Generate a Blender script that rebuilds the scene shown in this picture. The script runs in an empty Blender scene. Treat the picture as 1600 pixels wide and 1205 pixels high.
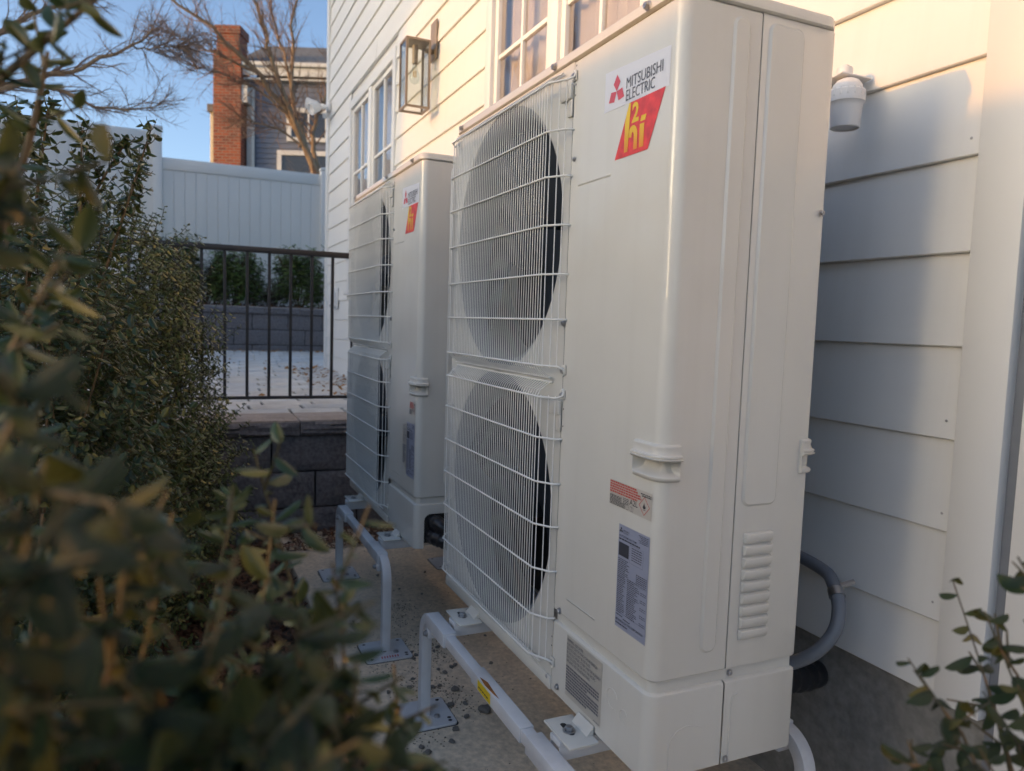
import bpy, bmesh, math, random
import numpy as np
from mathutils import Vector, Matrix

rng = np.random.default_rng(7)
random.seed(7)
R = math.radians
S = bpy.context.scene
COL = S.collection

# ------------------------------------------------------------------ camera, sky, sun, exposure
CAMP = np.array([1.00298, -0.72605, 0.78561])
YAW, PITCH, ROLL, FPX = 2.719533, -0.0834278, 0.032803, 1154.635
_f = np.array([math.cos(YAW)*math.cos(PITCH), math.sin(YAW)*math.cos(PITCH), math.sin(PITCH)])
_r0 = np.array([math.sin(YAW), -math.cos(YAW), 0.0])
_u0 = np.cross(_r0, _f)
_r = math.cos(ROLL)*_r0 + math.sin(ROLL)*_u0
_u = -math.sin(ROLL)*_r0 + math.cos(ROLL)*_u0
cam = bpy.data.cameras.new('camera')
cam.sensor_width = 36.0
cam.lens = FPX/1600*36
cam.clip_start = 0.02
cam.clip_end = 900
cam.dof.use_dof = True
cam.dof.focus_distance = 1.65
cam.dof.aperture_fstop = 5.0
co = bpy.data.objects.new('camera', cam)
COL.objects.link(co)
M = Matrix(((_r[0], _u[0], -_f[0], CAMP[0]), (_r[1], _u[1], -_f[1], CAMP[1]), (_r[2], _u[2], -_f[2], CAMP[2]), (0, 0, 0, 1)))
co.matrix_world = M
S.camera = co

SUN_L = Vector((0.035, 0.64, -0.078)).normalized()
SUN_EL = math.asin(-SUN_L.z)
w = bpy.data.worlds.new('World')
S.world = w
w.use_nodes = True
nt = w.node_tree
bg = nt.nodes['Background']
sky = nt.nodes.new('ShaderNodeTexSky')
sky.sky_type = 'NISHITA'
sky.sun_disc = False
sky.sun_elevation = SUN_EL
sky.sun_rotation = math.pi
sky.altitude = 50
sky.air_density = 0.6
sky.dust_density = 2.2
sky.ozone_density = 1.25
nt.links.new(sky.outputs[0], bg.inputs[0])
bg.inputs[1].default_value = 0.15
sl = bpy.data.lights.new('sun', 'SUN')
sl.energy = 0.7
sl.angle = R(0.55)
sl.color = (1.0, 0.40, 0.04)
so = bpy.data.objects.new('sun', sl)
COL.objects.link(so)
so.rotation_euler = SUN_L.to_track_quat('-Z', 'Y').to_euler()
so.location = (0, -5, 8)
vs = S.view_settings
S.display_settings.display_device = 'sRGB'
vs.view_transform = 'Standard'
vs.look = 'None'
vs.gamma = 1
vs.use_curve_mapping = False
vs.exposure = 1.58


def ray(px, py):
    return _f + (px-800)/FPX*_r - (py-602.5)/FPX*_u


def onx(px, py, X):
    d = ray(px, py)
    return CAMP + (X-CAMP[0])/d[0]*d


def atd(px, py, t):
    return CAMP + t*ray(px, py)


# ------------------------------------------------------------------ materials
MATS = {}


def mat(name, col, rough=0.5, metal=0.0, spec=0.5, var=0.06, scale=8.0, bump=0.0, bscale=60.0, dirt=None, dscale=3.0, damt=0.5, stretch=None, coat=0.0, streak=None, samt=0.15, wave=0.0):
    m = bpy.data.materials.new(name)
    m.use_nodes = True
    n = m.node_tree.nodes
    l = m.node_tree.links
    b = n['Principled BSDF']
    b.inputs['Roughness'].default_value = rough
    b.inputs['Metallic'].default_value = metal
    b.inputs['Specular IOR Level'].default_value = spec
    b.inputs['Coat Weight'].default_value = coat
    tc = n.new('ShaderNodeTexCoord')
    mp = n.new('ShaderNodeMapping')
    l.new(tc.outputs['Object'], mp.inputs[0])
    if stretch:
        mp.inputs['Scale'].default_value = stretch
    no = n.new('ShaderNodeTexNoise')
    no.inputs['Scale'].default_value = scale
    no.inputs['Detail'].default_value = 6
    l.new(mp.outputs[0], no.inputs[0])
    mr = n.new('ShaderNodeMapRange')
    mr.inputs[1].default_value = 0.3
    mr.inputs[2].default_value = 0.7
    mr.inputs[3].default_value = 1-var
    mr.inputs[4].default_value = 1+var
    l.new(no.outputs[0], mr.inputs[0])
    mx = n.new('ShaderNodeVectorMath')
    mx.operation = 'SCALE'
    mx.inputs[0].default_value = col
    l.new(mr.outputs[0], mx.inputs['Scale'])
    out = mx.outputs[0]
    if dirt:
        n2 = n.new('ShaderNodeTexNoise')
        n2.inputs['Scale'].default_value = dscale
        n2.inputs['Detail'].default_value = 8
        n2.inputs['Roughness'].default_value = 0.65
        l.new(mp.outputs[0], n2.inputs[0])
        m2 = n.new('ShaderNodeMapRange')
        m2.inputs[1].default_value = 0.48
        m2.inputs[2].default_value = 0.72
        m2.inputs[3].default_value = 0
        m2.inputs[4].default_value = damt
        l.new(n2.outputs[0], m2.inputs[0])
        mix = n.new('ShaderNodeMix')
        mix.data_type = 'RGBA'
        l.new(m2.outputs[0], mix.inputs['Factor'])
        l.new(out, mix.inputs['A'])
        mix.inputs['B'].default_value = (*dirt, 1)
        out = mix.outputs['Result']
    if streak:
        m5 = n.new('ShaderNodeMapping')
        l.new(tc.outputs['Object'], m5.inputs[0])
        m5.inputs['Scale'].default_value = (26, 26, 1.1)
        n5 = n.new('ShaderNodeTexNoise')
        n5.inputs['Scale'].default_value = 1.0
        n5.inputs['Detail'].default_value = 5
        l.new(m5.outputs[0], n5.inputs[0])
        r5 = n.new('ShaderNodeMapRange')
        r5.inputs[1].default_value = 0.52
        r5.inputs[2].default_value = 0.75
        r5.inputs[4].default_value = samt
        l.new(n5.outputs[0], r5.inputs[0])
        x5 = n.new('ShaderNodeMix')
        x5.data_type = 'RGBA'
        l.new(r5.outputs[0], x5.inputs['Factor'])
        l.new(out, x5.inputs['A'])
        x5.inputs['B'].default_value = (*streak, 1)
        out = x5.outputs['Result']
    l.new(out, b.inputs['Base Color'])
    if bump:
        n3 = n.new('ShaderNodeTexNoise')
        n3.inputs['Scale'].default_value = bscale
        n3.inputs['Detail'].default_value = 8
        l.new(mp.outputs[0], n3.inputs[0])
        bp = n.new('ShaderNodeBump')
        bp.inputs['Strength'].default_value = 1
        bp.inputs['Distance'].default_value = bump
        l.new(n3.outputs[0], bp.inputs['Height'])
        l.new(bp.outputs[0], b.inputs['Normal'])
        if wave:
            n6 = n.new('ShaderNodeTexNoise')
            n6.inputs['Scale'].default_value = 3.2
            n6.inputs['Detail'].default_value = 2
            l.new(mp.outputs[0], n6.inputs[0])
            b6 = n.new('ShaderNodeBump')
            b6.inputs['Distance'].default_value = wave
            l.new(n6.outputs[0], b6.inputs['Height'])
            l.new(b6.outputs[0], bp.inputs['Normal'])
    MATS[name] = m
    return m


PAINT = mat('ivory_powder_coat', (0.66, 0.648, 0.598), 0.24, var=0.02, scale=5, bump=0.00006, bscale=260, dirt=(0.42, 0.38, 0.31), dscale=2.3, damt=0.12, streak=(0.40, 0.37, 0.30), samt=0.06, wave=0.007, coat=0.25)
WIRE = mat('coated_wire', (0.76, 0.755, 0.72), 0.38, var=0.05, scale=30)
PLASTIC = mat('ivory_plastic', (0.62, 0.60, 0.55), 0.42, var=0.03)
SHROUD = mat('shroud_plastic', (0.22, 0.235, 0.25), 0.5, var=0.03)
BLADE = mat('fan_blade_plastic', (0.016, 0.022, 0.032), 0.5, spec=0.3, var=0.1)
COIL = mat('dark_coil', (0.018, 0.02, 0.024), 0.6, var=0.4, scale=40, stretch=(1, 1, 6))
STEEL = mat('zinc_screw', (0.42, 0.42, 0.43), 0.35, metal=0.9, var=0.1)
STAND = mat('stand_paint', (0.64, 0.65, 0.67), 0.35, var=0.05, scale=12, bump=0.00008, bscale=180, dirt=(0.35, 0.33, 0.32), dscale=9, damt=0.3)
RUBBER = mat('black_rubber', (0.02, 0.02, 0.021), 0.5, var=0.2)
TAPE = mat('black_tape', (0.022, 0.022, 0.025), 0.28, var=0.25, scale=25, bump=0.0015, bscale=40)
SIDING = mat('painted_siding', (0.74, 0.735, 0.71), 0.45, var=0.02, scale=3, bump=0.00025, bscale=34, stretch=(0.15, 1, 1), dirt=(0.60, 0.58, 0.54), dscale=1.6, damt=0.2, streak=(0.60, 0.575, 0.53), samt=0.14, wave=0.004)
TRIM = mat('painted_trim', (0.70, 0.70, 0.69), 0.42, var=0.02, scale=3, bump=0.0001, bscale=60)
SASH = mat('window_vinyl', (0.80, 0.79, 0.76), 0.35, var=0.015)
FOUND = mat('parged_concrete', (0.23, 0.225, 0.21), 0.85, var=0.2, scale=45, bump=0.006, bscale=26, dirt=(0.13, 0.126, 0.115), dscale=2.5, damt=0.6)
PAD = mat('pad_concrete', (0.74, 0.61, 0.455), 0.9, var=0.20, scale=70, bump=0.0025, bscale=60, dirt=(0.34, 0.29, 0.22), dscale=3.2, damt=0.5)
BLOCK = mat('split_block', (0.165, 0.152, 0.158), 0.92, var=0.35, scale=55, bump=0.010, bscale=28, dirt=(0.19, 0.18, 0.185), dscale=30, damt=0.7)
BLOCKCAP = mat('smooth_cap', (0.38, 0.32, 0.28), 0.9, var=0.18, scale=35, bump=0.002, bscale=80, dirt=(0.18, 0.16, 0.145), dscale=8, damt=0.6)
PAVER = mat('pale_paver', (0.72, 0.70, 0.66), 0.85, var=0.10, scale=18, bump=0.001, bscale=120, dirt=(0.30, 0.27, 0.23), dscale=5, damt=0.5)
PAVER2 = mat('grey_paver', (0.62, 0.61, 0.59), 0.85, var=0.10, scale=18, bump=0.001, bscale=120, dirt=(0.34, 0.31, 0.27), dscale=5, damt=0.5)
PAVER3 = mat('warm_paver', (0.70, 0.66, 0.60), 0.85, var=0.12, scale=14, bump=0.001, bscale=120, dirt=(0.38, 0.33, 0.27), dscale=4, damt=0.6)
JOINT = mat('joint_sand', (0.10, 0.09, 0.08), 0.95, var=0.2)
SOIL = mat('dark_soil', (0.085, 0.06, 0.045), 0.95, var=0.35, scale=22, bump=0.02, bscale=30)
MULCHM = mat('mulch_chip', (0.15, 0.08, 0.05), 0.9, var=0.5, scale=14)
GRASS = mat('lawn', (0.05, 0.065, 0.025), 0.95, var=0.3, scale=3, bump=0.02, bscale=40)
IRON = mat('black_rail_paint', (0.022, 0.021, 0.023), 0.4, var=0.15, bump=0.0001, bscale=120)
VINYL = mat('white_vinyl', (0.83, 0.81, 0.77), 0.45, var=0.02, scale=2)
BRONZE = mat('bronze_lantern', (0.30, 0.235, 0.17), 0.45, metal=0.35, var=0.1)
BRASS = mat('old_brass', (0.40, 0.27, 0.12), 0.35, metal=0.8, var=0.1)
GREYPVC = mat('grey_conduit', (0.17, 0.185, 0.21), 0.42, var=0.06, scale=20)
WHITEP = mat('white_plastic', (0.74, 0.74, 0.74), 0.38, var=0.02)
BARK = mat('grey_brown_bark', (0.32, 0.22, 0.13), 0.9, var=0.3, scale=20, bump=0.004, bscale=40, stretch=(1, 1, .3))
TWIG = mat('red_brown_twig', (0.27, 0.175, 0.115), 0.85, var=0.3, scale=10)
STEM = mat('hedge_stem', (0.17, 0.115, 0.06), 0.8, var=0.3, scale=60)
STEMG = mat('young_stem', (0.085, 0.07, 0.03), 0.6, var=0.3, scale=60)
STONE = mat('grey_pebble', (0.21, 0.195, 0.175), 0.9, var=0.35, scale=60, bump=0.002, bscale=120)
DEBRIS = mat('dirt_crumb', (0.18, 0.145, 0.105), 0.95, var=0.5, scale=60)
DEADLEAF = mat('dead_leaf', (0.34, 0.17, 0.055), 0.8, var=0.35, scale=9)
NSIDE = mat('blue_grey_siding', (0.13, 0.15, 0.20), 0.7, var=0.08, scale=4)
NROOF = mat('grey_shingle', (0.16, 0.155, 0.15), 0.9, var=0.3, scale=14)
NTRIM = mat('cream_trim', (0.62, 0.61, 0.58), 0.55, var=0.05)
CREAM = mat('cream_wall', (0.62, 0.54, 0.36), 0.7, var=0.06)
ROOM = mat('room_wall', (0.55, 0.55, 0.53), 0.9, var=0.05)
CURT = mat('pale_curtain', (0.72, 0.72, 0.67), 0.9, var=0.05)
NGLASS = mat('dark_glass', (0.03, 0.035, 0.045), 0.05, var=0.2)
LBL_WHITE = mat('white_label', (0.68, 0.69, 0.74), 0.3, var=0.01)
LBL_GREY = mat('silver_label', (0.30, 0.325, 0.42), 0.32, var=0.02)
LBL_BEIGE = mat('beige_label', (0.50, 0.47, 0.42), 0.4, var=0.02)
LBL_WARN = mat('warning_label', (0.44, 0.42, 0.375), 0.4, var=0.02)
INK = mat('dark_ink', (0.045, 0.048, 0.062), 0.5, var=0.05)
INKGREY = mat('grey_ink', (0.12, 0.13, 0.16), 0.5, var=0.05)
INKRED = mat('red_ink', (0.52, 0.085, 0.07), 0.5, var=0.05)
LOGORED = mat('logo_red', (0.62, 0.085, 0.115), 0.4, var=0.05)
PRINTRED = mat('print_red', (0.70, 0.05, 0.045), 0.3, var=0.22, scale=45)
YELLOW = mat('yellow_label', (0.75, 0.55, 0.02), 0.45, var=0.04)
RUST = mat('rust_stain', (0.30, 0.11, 0.02), 0.8, var=0.3, scale=60)


def brick_mat():
    m = mat('chimney_brick', (0.32, 0.085, 0.04), 0.9)
    n, l = m.node_tree.nodes, m.node_tree.links
    b = n['Principled BSDF']
    tc = n.new('ShaderNodeTexCoord')
    sp = n.new('ShaderNodeSeparateXYZ')
    l.new(tc.outputs['Object'], sp.inputs[0])
    ad = n.new('ShaderNodeMath')
    l.new(sp.outputs[0], ad.inputs[0])
    l.new(sp.outputs[1], ad.inputs[1])
    cb = n.new('ShaderNodeCombineXYZ')
    l.new(ad.outputs[0], cb.inputs[0])
    l.new(sp.outputs[2], cb.inputs[1])
    br = n.new('ShaderNodeTexBrick')
    br.inputs['Color1'].default_value = (0.36, 0.085, 0.035, 1)
    br.inputs['Color2'].default_value = (0.17, 0.045, 0.028, 1)
    br.inputs['Mortar'].default_value = (0.28, 0.20, 0.15, 1)
    br.inputs['Scale'].default_value = 1
    br.inputs['Brick Width'].default_value = 0.26
    br.inputs['Row Height'].default_value = 0.095
    br.inputs['Mortar Size'].default_value = 0.012
    l.new(cb.outputs[0], br.inputs[0])
    l.new(br.outputs[0], b.inputs['Base Color'])
    bp = n.new('ShaderNodeBump')
    bp.inputs['Distance'].default_value = 0.008
    bp.invert = True
    l.new(br.outputs['Fac'], bp.inputs['Height'])
    l.new(bp.outputs[0], b.inputs['Normal'])
    return m


BRICK = brick_mat()


def gradient_print(name, c1, c2, z0, z1):
    m = mat(name, c1, 0.3)
    n, l = m.node_tree.nodes, m.node_tree.links
    tc = n.new('ShaderNodeTexCoord')
    sp = n.new('ShaderNodeSeparateXYZ')
    l.new(tc.outputs['Object'], sp.inputs[0])
    mr = n.new('ShaderNodeMapRange')
    mr.inputs[1].default_value = z0
    mr.inputs[2].default_value = z1
    l.new(sp.outputs[2], mr.inputs[0])
    mx = n.new('ShaderNodeMix')
    mx.data_type = 'RGBA'
    mx.inputs['A'].default_value = (*c2, 1)
    mx.inputs['B'].default_value = (*c1, 1)
    l.new(mr.outputs[0], mx.inputs['Factor'])
    l.new(mx.outputs['Result'], n['Principled BSDF'].inputs['Base Color'])
    return m


PRINTYEL = gradient_print('print_yellow', (0.78, 0.52, 0.02), (0.72, 0.22, 0.015), 1.093, 1.14)


def leaf_mat(name, c1, c2, single, sun_tint=None, rough=0.28, trans=0.09):
    m = bpy.data.materials.new(name)
    m.use_nodes = True
    n, l = m.node_tree.nodes, m.node_tree.links
    b = n['Principled BSDF']
    if single:
        oi = n.new('ShaderNodeObjectInfo')
        rnd = oi.outputs['Random']
    else:
        g = n.new('ShaderNodeNewGeometry')
        rnd = g.outputs['Random Per Island']
    mx = n.new('ShaderNodeMix')
    mx.data_type = 'RGBA'
    mx.inputs['A'].default_value = (*c1, 1)
    mx.inputs['B'].default_value = (*c2, 1)
    l.new(rnd, mx.inputs['Factor'])
    if sun_tint:  # some leaves tinted gold: new growth colour and painted-in sun highlights
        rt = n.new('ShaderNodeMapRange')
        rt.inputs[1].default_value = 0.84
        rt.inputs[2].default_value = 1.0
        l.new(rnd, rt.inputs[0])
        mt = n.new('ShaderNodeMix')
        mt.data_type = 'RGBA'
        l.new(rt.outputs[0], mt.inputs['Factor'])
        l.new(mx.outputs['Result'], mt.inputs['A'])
        mt.inputs['B'].default_value = (*sun_tint, 1)
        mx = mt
    g2 = n.new('ShaderNodeNewGeometry')
    mb = n.new('ShaderNodeMix')
    mb.data_type = 'RGBA'
    l.new(g2.outputs['Backfacing'], mb.inputs['Factor'])
    l.new(mx.outputs['Result'], mb.inputs['A'])
    mb.inputs['B'].default_value = (0.055, 0.08, 0.035, 1)
    l.new(mb.outputs['Result'], b.inputs['Base Color'])
    b.inputs['Roughness'].default_value = rough
    b.inputs['Specular IOR Level'].default_value = 0.5
    no = n.new('ShaderNodeTexNoise')
    no.inputs['Scale'].default_value = 160
    bp = n.new('ShaderNodeBump')
    bp.inputs['Distance'].default_value = 0.0006
    l.new(no.outputs[0], bp.inputs['Height'])
    l.new(bp.outputs[0], b.inputs['Normal'])
    tr = n.new('ShaderNodeBsdfTranslucent')
    tr.inputs[0].default_value = (0.26, 0.28, 0.06, 1)
    ms = n.new('ShaderNodeMixShader')
    ms.inputs[0].default_value = trans
    o = n['Material Output']
    l.new(b.outputs[0], ms.inputs[1])
    l.new(tr.outputs[0], ms.inputs[2])
    l.new(ms.outputs[0], o.inputs[0])
    return m


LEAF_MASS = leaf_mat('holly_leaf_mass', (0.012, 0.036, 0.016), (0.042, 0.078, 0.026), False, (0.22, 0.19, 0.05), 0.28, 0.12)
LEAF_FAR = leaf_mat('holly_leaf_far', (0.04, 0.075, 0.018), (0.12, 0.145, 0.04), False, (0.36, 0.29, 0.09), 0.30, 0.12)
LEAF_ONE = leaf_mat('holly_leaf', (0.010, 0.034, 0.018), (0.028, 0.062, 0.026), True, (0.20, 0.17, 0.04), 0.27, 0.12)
LAUREL = leaf_mat('laurel_leaf', (0.06, 0.12, 0.03), (0.20, 0.26, 0.07), False, rough=0.35)
BROWNLEAF = leaf_mat('brown_leaf', (0.06, 0.03, 0.015), (0.13, 0.07, 0.03), False, rough=0.6)


def glass_mat(name, refl, tint=(0.9, 0.93, 0.93)):
    m = bpy.data.materials.new(name)
    m.use_nodes = True
    n, l = m.node_tree.nodes, m.node_tree.links
    o = n['Material Output']
    n.remove(n['Principled BSDF'])
    t = n.new('ShaderNodeBsdfTransparent')
    t.inputs[0].default_value = (*tint, 1)
    g = n.new('ShaderNodeBsdfGlossy')
    g.inputs['Roughness'].default_value = 0.012
    no = n.new('ShaderNodeTexNoise')
    no.inputs['Scale'].default_value = 2.5
    bp = n.new('ShaderNodeBump')
    bp.inputs['Distance'].default_value = 0.004
    bp.inputs['Strength'].default_value = 0.4
    l.new(no.outputs[0], bp.inputs['Height'])
    l.new(bp.outputs[0], g.inputs['Normal'])
    lf = n.new('ShaderNodeLayerWeight')
    lf.inputs['Blend'].default_value = 0.5
    lw = n.new('ShaderNodeMath')
    lw.operation = 'POWER'
    lw.inputs[1].default_value = 4.0
    l.new(lf.outputs['Facing'], lw.inputs[0])
    ad = n.new('ShaderNodeMath')
    ad.use_clamp = True
    ad.inputs[1].default_value = refl
    l.new(lw.outputs[0], ad.inputs[0])
    ms = n.new('ShaderNodeMixShader')
    l.new(ad.outputs[0], ms.inputs[0])
    l.new(t.outputs[0], ms.inputs[1])
    l.new(g.outputs[0], ms.inputs[2])
    l.new(ms.outputs[0], o.inputs[0])
    return m


WGLASS = glass_mat('window_glass', 0.06, (0.92, 0.88, 0.86))
LGLASS = glass_mat('lantern_glass', 0.03)


# ------------------------------------------------------------------ mesh helpers
class MB:
    def __init__(s):
        s.v = []
        s.f = []

    def add(s, v, f):
        o = len(s.v)
        s.v += [tuple(map(float, p)) for p in v]
        s.f += [tuple(i+o for i in q) for q in f]
        return s

    def box(s, x0, x1, y0, y1, z0, z1):
        v = [(x, y, z) for x in (x0, x1) for y in (y0, y1) for z in (z0, z1)]
        return s.add(v, [(0, 1, 3, 2), (4, 6, 7, 5), (0, 4, 5, 1), (2, 3, 7, 6), (0, 2, 6, 4), (1, 5, 7, 3)])

    def rbox(s, x0, x1, y0, y1, z0, z1, b=0.003, seg=2):
        bm = bmesh.new()
        bmesh.ops.create_cube(bm, size=1)
        for q in bm.verts:
            q.co = ((x0+x1)/2+q.co.x*(x1-x0), (y0+y1)/2+q.co.y*(y1-y0), (z0+z1)/2+q.co.z*(z1-z0))
        bmesh.ops.bevel(bm, geom=list(bm.edges), offset=b, segments=seg, profile=0.5, affect='EDGES')
        bm.verts.index_update()
        s.add([q.co[:] for q in bm.verts], [[q.index for q in f.verts] for f in bm.faces])
        bm.free()
        return s

    def tube(s, pts, rad, n=8, cap=True, prof=None, up=None):
        P = np.array(pts, float)
        k = len(P)
        rad = np.broadcast_to(np.array(rad, float), (k,))
        T = np.gradient(P, axis=0) if k > 2 else np.repeat((P[1]-P[0])[None], k, 0)
        T /= np.linalg.norm(T, axis=1)[:, None]+1e-12
        a = np.array(up, float) if up is not None else (np.array([0, 0, 1.]) if abs(T[0][2]) < .9 else np.array([1., 0, 0]))
        U = a-T[0]*a.dot(T[0])
        U /= np.linalg.norm(U)
        o = len(s.v)
        if prof is None:
            ang = np.linspace(0, 2*math.pi, n, endpoint=False)
            prof = np.c_[np.cos(ang), np.sin(ang)]
        prof = np.array(prof)
        n = len(prof)
        for i in range(k):
            U = U-T[i]*U.dot(T[i])
            U /= np.linalg.norm(U)
            V = np.cross(T[i], U)
            for c in prof:
                s.v.append(tuple(P[i]+rad[i]*(c[0]*U+c[1]*V)))
        for i in range(k-1):
            for j in range(n):
                s.f.append((o+i*n+j, o+i*n+(j+1) % n, o+(i+1)*n+(j+1) % n, o+(i+1)*n+j))
        if cap:
            s.f.append(tuple(o+j for j in range(n))[::-1])
            s.f.append(tuple(o+(k-1)*n+j for j in range(n)))
        return s

    def lathe(s, prof, c, axis='z', n=24):
        o = len(s.v)
        for (r, h) in prof:
            for j in range(n):
                a = 2*math.pi*j/n
                x, y = r*math.cos(a), r*math.sin(a)
                p = {'z': (x, y, h), 'y': (x, h, y), 'x': (h, x, y)}[axis]
                s.v.append((c[0]+p[0], c[1]+p[1], c[2]+p[2]))
        for i in range(len(prof)-1):
            for j in range(n):
                q = (o+i*n+j, o+i*n+(j+1) % n, o+(i+1)*n+(j+1) % n, o+(i+1)*n+j)
                s.f.append(q if axis != 'y' else q[::-1])
        return s

    def disc(s, r, c, axis='y', n=20, flip=False):
        o = len(s.v)
        for j in range(n):
            a = 2*math.pi*j/n
            x, y = r*math.cos(a), r*math.sin(a)
            p = {'z': (x, y, 0), 'y': (x, 0, y), 'x': (0, x, y)}[axis]
            s.v.append((c[0]+p[0], c[1]+p[1], c[2]+p[2]))
        f = tuple(range(o, o+n))
        s.f.append(f[::-1] if flip else f)
        return s

    def quad(s, a, b, c, d):
        return s.add([a, b, c, d], [(0, 1, 2, 3)])

    def mesh(s, name, m, ang=35):
        me = bpy.data.meshes.new(name)
        me.from_pydata(s.v, [], s.f)
        me.materials.append(m)
        finish(me, ang)
        return me

    def build(s, name, m, parent=None, ang=35):
        return link(name, s.mesh(name, m, ang), parent)


def finish(me, ang=35):
    me.polygons.foreach_set('use_smooth', np.ones(len(me.polygons), bool))
    me.set_sharp_from_angle(angle=R(ang))
    me.update()


def link(name, data, parent=None):
    o = bpy.data.objects.new(name, data)
    COL.objects.link(o)
    if parent is not None:
        o.parent = parent
    return o


def tag(o, label, cat, group=None):
    o['label'] = label
    o['category'] = cat
    if group:
        o['group'] = group
    return o


def thing(name, label, cat, loc=(0, 0, 0), rz=0, group=None):
    o = link(name, None)
    o.location = loc
    o.rotation_euler = (0, 0, rz)
    o.empty_display_size = 0.1
    return tag(o, label, cat, group)


def struct(o):
    o['kind'] = 'structure'
    return o


def stuff(o, label=None, cat=None):
    o['kind'] = 'stuff'
    if label:
        tag(o, label, cat)
    return o


def npmesh(name, V, F, m, smooth=True):
    """V (n,3), F (m,k) arrays"""
    V = np.ascontiguousarray(V, np.float32)
    F = np.ascontiguousarray(F, np.int32)
    me = bpy.data.meshes.new(name)
    k = F.shape[1]
    me.vertices.add(len(V))
    me.vertices.foreach_set('co', V.ravel())
    me.loops.add(F.size)
    me.loops.foreach_set('vertex_index', F.ravel())
    me.polygons.add(len(F))
    me.polygons.foreach_set('loop_start', np.arange(0, F.size, k, dtype=np.int32))
    me.polygons.foreach_set('use_smooth', np.full(len(F), smooth))
    me.materials.append(m)
    me.update(calc_edges=True)
    return me


def rrect(x0, x1, z0, z1, r, n=5):
    pts = []
    for (cx, cz, a0) in ((x1-r, z1-r, 0), (x0+r, z1-r, 90), (x0+r, z0+r, 180), (x1-r, z0+r, 270)):
        for i in range(n+1):
            a = R(a0+90*i/n)
            pts.append((cx+r*math.cos(a), cz+r*math.sin(a)))
    return pts


SQ = [(1, .86), (.96, .96), (.86, 1), (-.86, 1), (-.96, .96), (-1, .86), (-1, -.86), (-.96, -.96), (-.86, -1), (.86, -1), (.96, -.96), (1, -.86)]


def text_mesh(txt, w=None, h=None, x=0, z=0, y=0, mtl=None, bold=0.0, align='LEFT', space=1.0, line=1.0, size=1.0):
    """flat text in the XZ plane facing -Y; scaled to width w and/or height h, lower left at x,z"""
    c = bpy.data.curves.new('t', 'FONT')
    c.body = txt
    c.size = 1
    c.offset = bold
    c.space_character = space
    c.space_line = line
    c.align_x = align
    c.resolution_u = 3
    o = bpy.data.objects.new('t', c)
    COL.objects.link(o)
    dg = bpy.context.evaluated_depsgraph_get()
    me = bpy.data.meshes.new_from_object(o.evaluated_get(dg))
    bpy.data.objects.remove(o)
    bpy.data.curves.remove(c)
    n = len(me.vertices)
    V = np.zeros(n*3, np.float32)
    me.vertices.foreach_get('co', V)
    V = V.reshape(-1, 3)
    a, b = V[:, :2].min(0), V[:, :2].max(0)
    sx = w/(b[0]-a[0]) if w else None
    sz = h/(b[1]-a[1]) if h else None
    sx = sx or sz
    sz = sz or sx
    W = np.c_[x+(V[:, 0]-a[0])*sx, np.full(n, y), z+(V[:, 1]-a[1])*sz]
    me.vertices.foreach_set('co', W.astype(np.float32).ravel())
    me.materials.clear()
    me.materials.append(mtl)
    me.update()
    return me


# ================================================================== ground
def sheet(name, x0, x1, y0, y1, z, m):
    return struct(MB().quad((x0, y0, z), (x1, y0, z), (x1, y1, z), (x0, y1, z)).build(name, m))


sheet('ground', -320, 320, -320, 320, -0.43, GRASS)
GZ = -0.35
pad = MB().rbox(-2.93, 2.2, -0.265, 0.68, -0.50, GZ, 0.008).build('concrete_pad', PAD)
struct(pad)
# mulch bed beside the pad
n = 60
xs = np.linspace(-2.94, 2.2, n)
ys = np.linspace(-2.4, -0.262, 30)
V = []
for yv in ys:
    for xv in xs:
        V.append((xv, yv, -0.405+0.018*math.sin(xv*7+yv*3)*math.cos(yv*9)+random.uniform(-.008, .008)))
F = [(j*n+i, j*n+i+1, (j+1)*n+i+1, (j+1)*n+i) for j in range(29) for i in range(n-1)]
struct(link('mulch_bed', npmesh('mulch_bed', np.array(V), np.array(F), SOIL)))


def chips(N, xr, yr, zf, size, m, name, label, cat, flat=0.35, curl=False):
    c = np.c_[rng.uniform(*xr, N), rng.uniform(*yr, N)]
    z = zf(c[:, 0], c[:, 1])
    base = np.array([(-1, -.28, 0), (1, -.22, 0), (.9, .25, .05), (-.95, .3, .05)])
    if curl:
        base = np.array([(-1, 0, .1), (0, -.5, .22), (1, 0, .12), (0, .5, .28)])
    sc = rng.uniform(.5, 1.3, N)*size
    a = rng.uniform(0, 2*math.pi, N)
    t = rng.normal(0, flat, N)
    t2 = rng.normal(0, flat, N)
    X = np.c_[np.cos(a)*np.cos(t), np.sin(a)*np.cos(t), np.sin(t)]
    Y = np.c_[-np.sin(a)*np.cos(t2), np.cos(a)*np.cos(t2), np.sin(t2)]
    Z = np.cross(X, Y)
    P = (base[None, :, 0, None]*X[:, None]+base[None, :, 1, None]*Y[:, None]+base[None, :, 2, None]*Z[:, None])*sc[:, None, None]
    P += np.c_[c, z][:, None]
    F = np.arange(N*4).reshape(-1, 4)
    return stuff(link(name, npmesh(name, P.reshape(-1, 3), F, m, False)), label, cat)


chips(16000, (-2.93, 1.0), (-1.5, -0.27), lambda x, y: -0.398+rng.uniform(0, .03, len(x)), 0.022, MULCHM, 'mulch_chips', 'reddish brown bark mulch lying beside the concrete pad', 'mulch', 0.5)
chips(900, (-2.93, -2.6), (-0.6, 0.62), lambda x, y: np.where(y < -.265, -.385, -.342)+rng.uniform(0, .01, len(x)), 0.02, MULCHM, 'mulch_spill', 'brown mulch and leaf bits spilled along the block wall base', 'mulch', 0.4)

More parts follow.
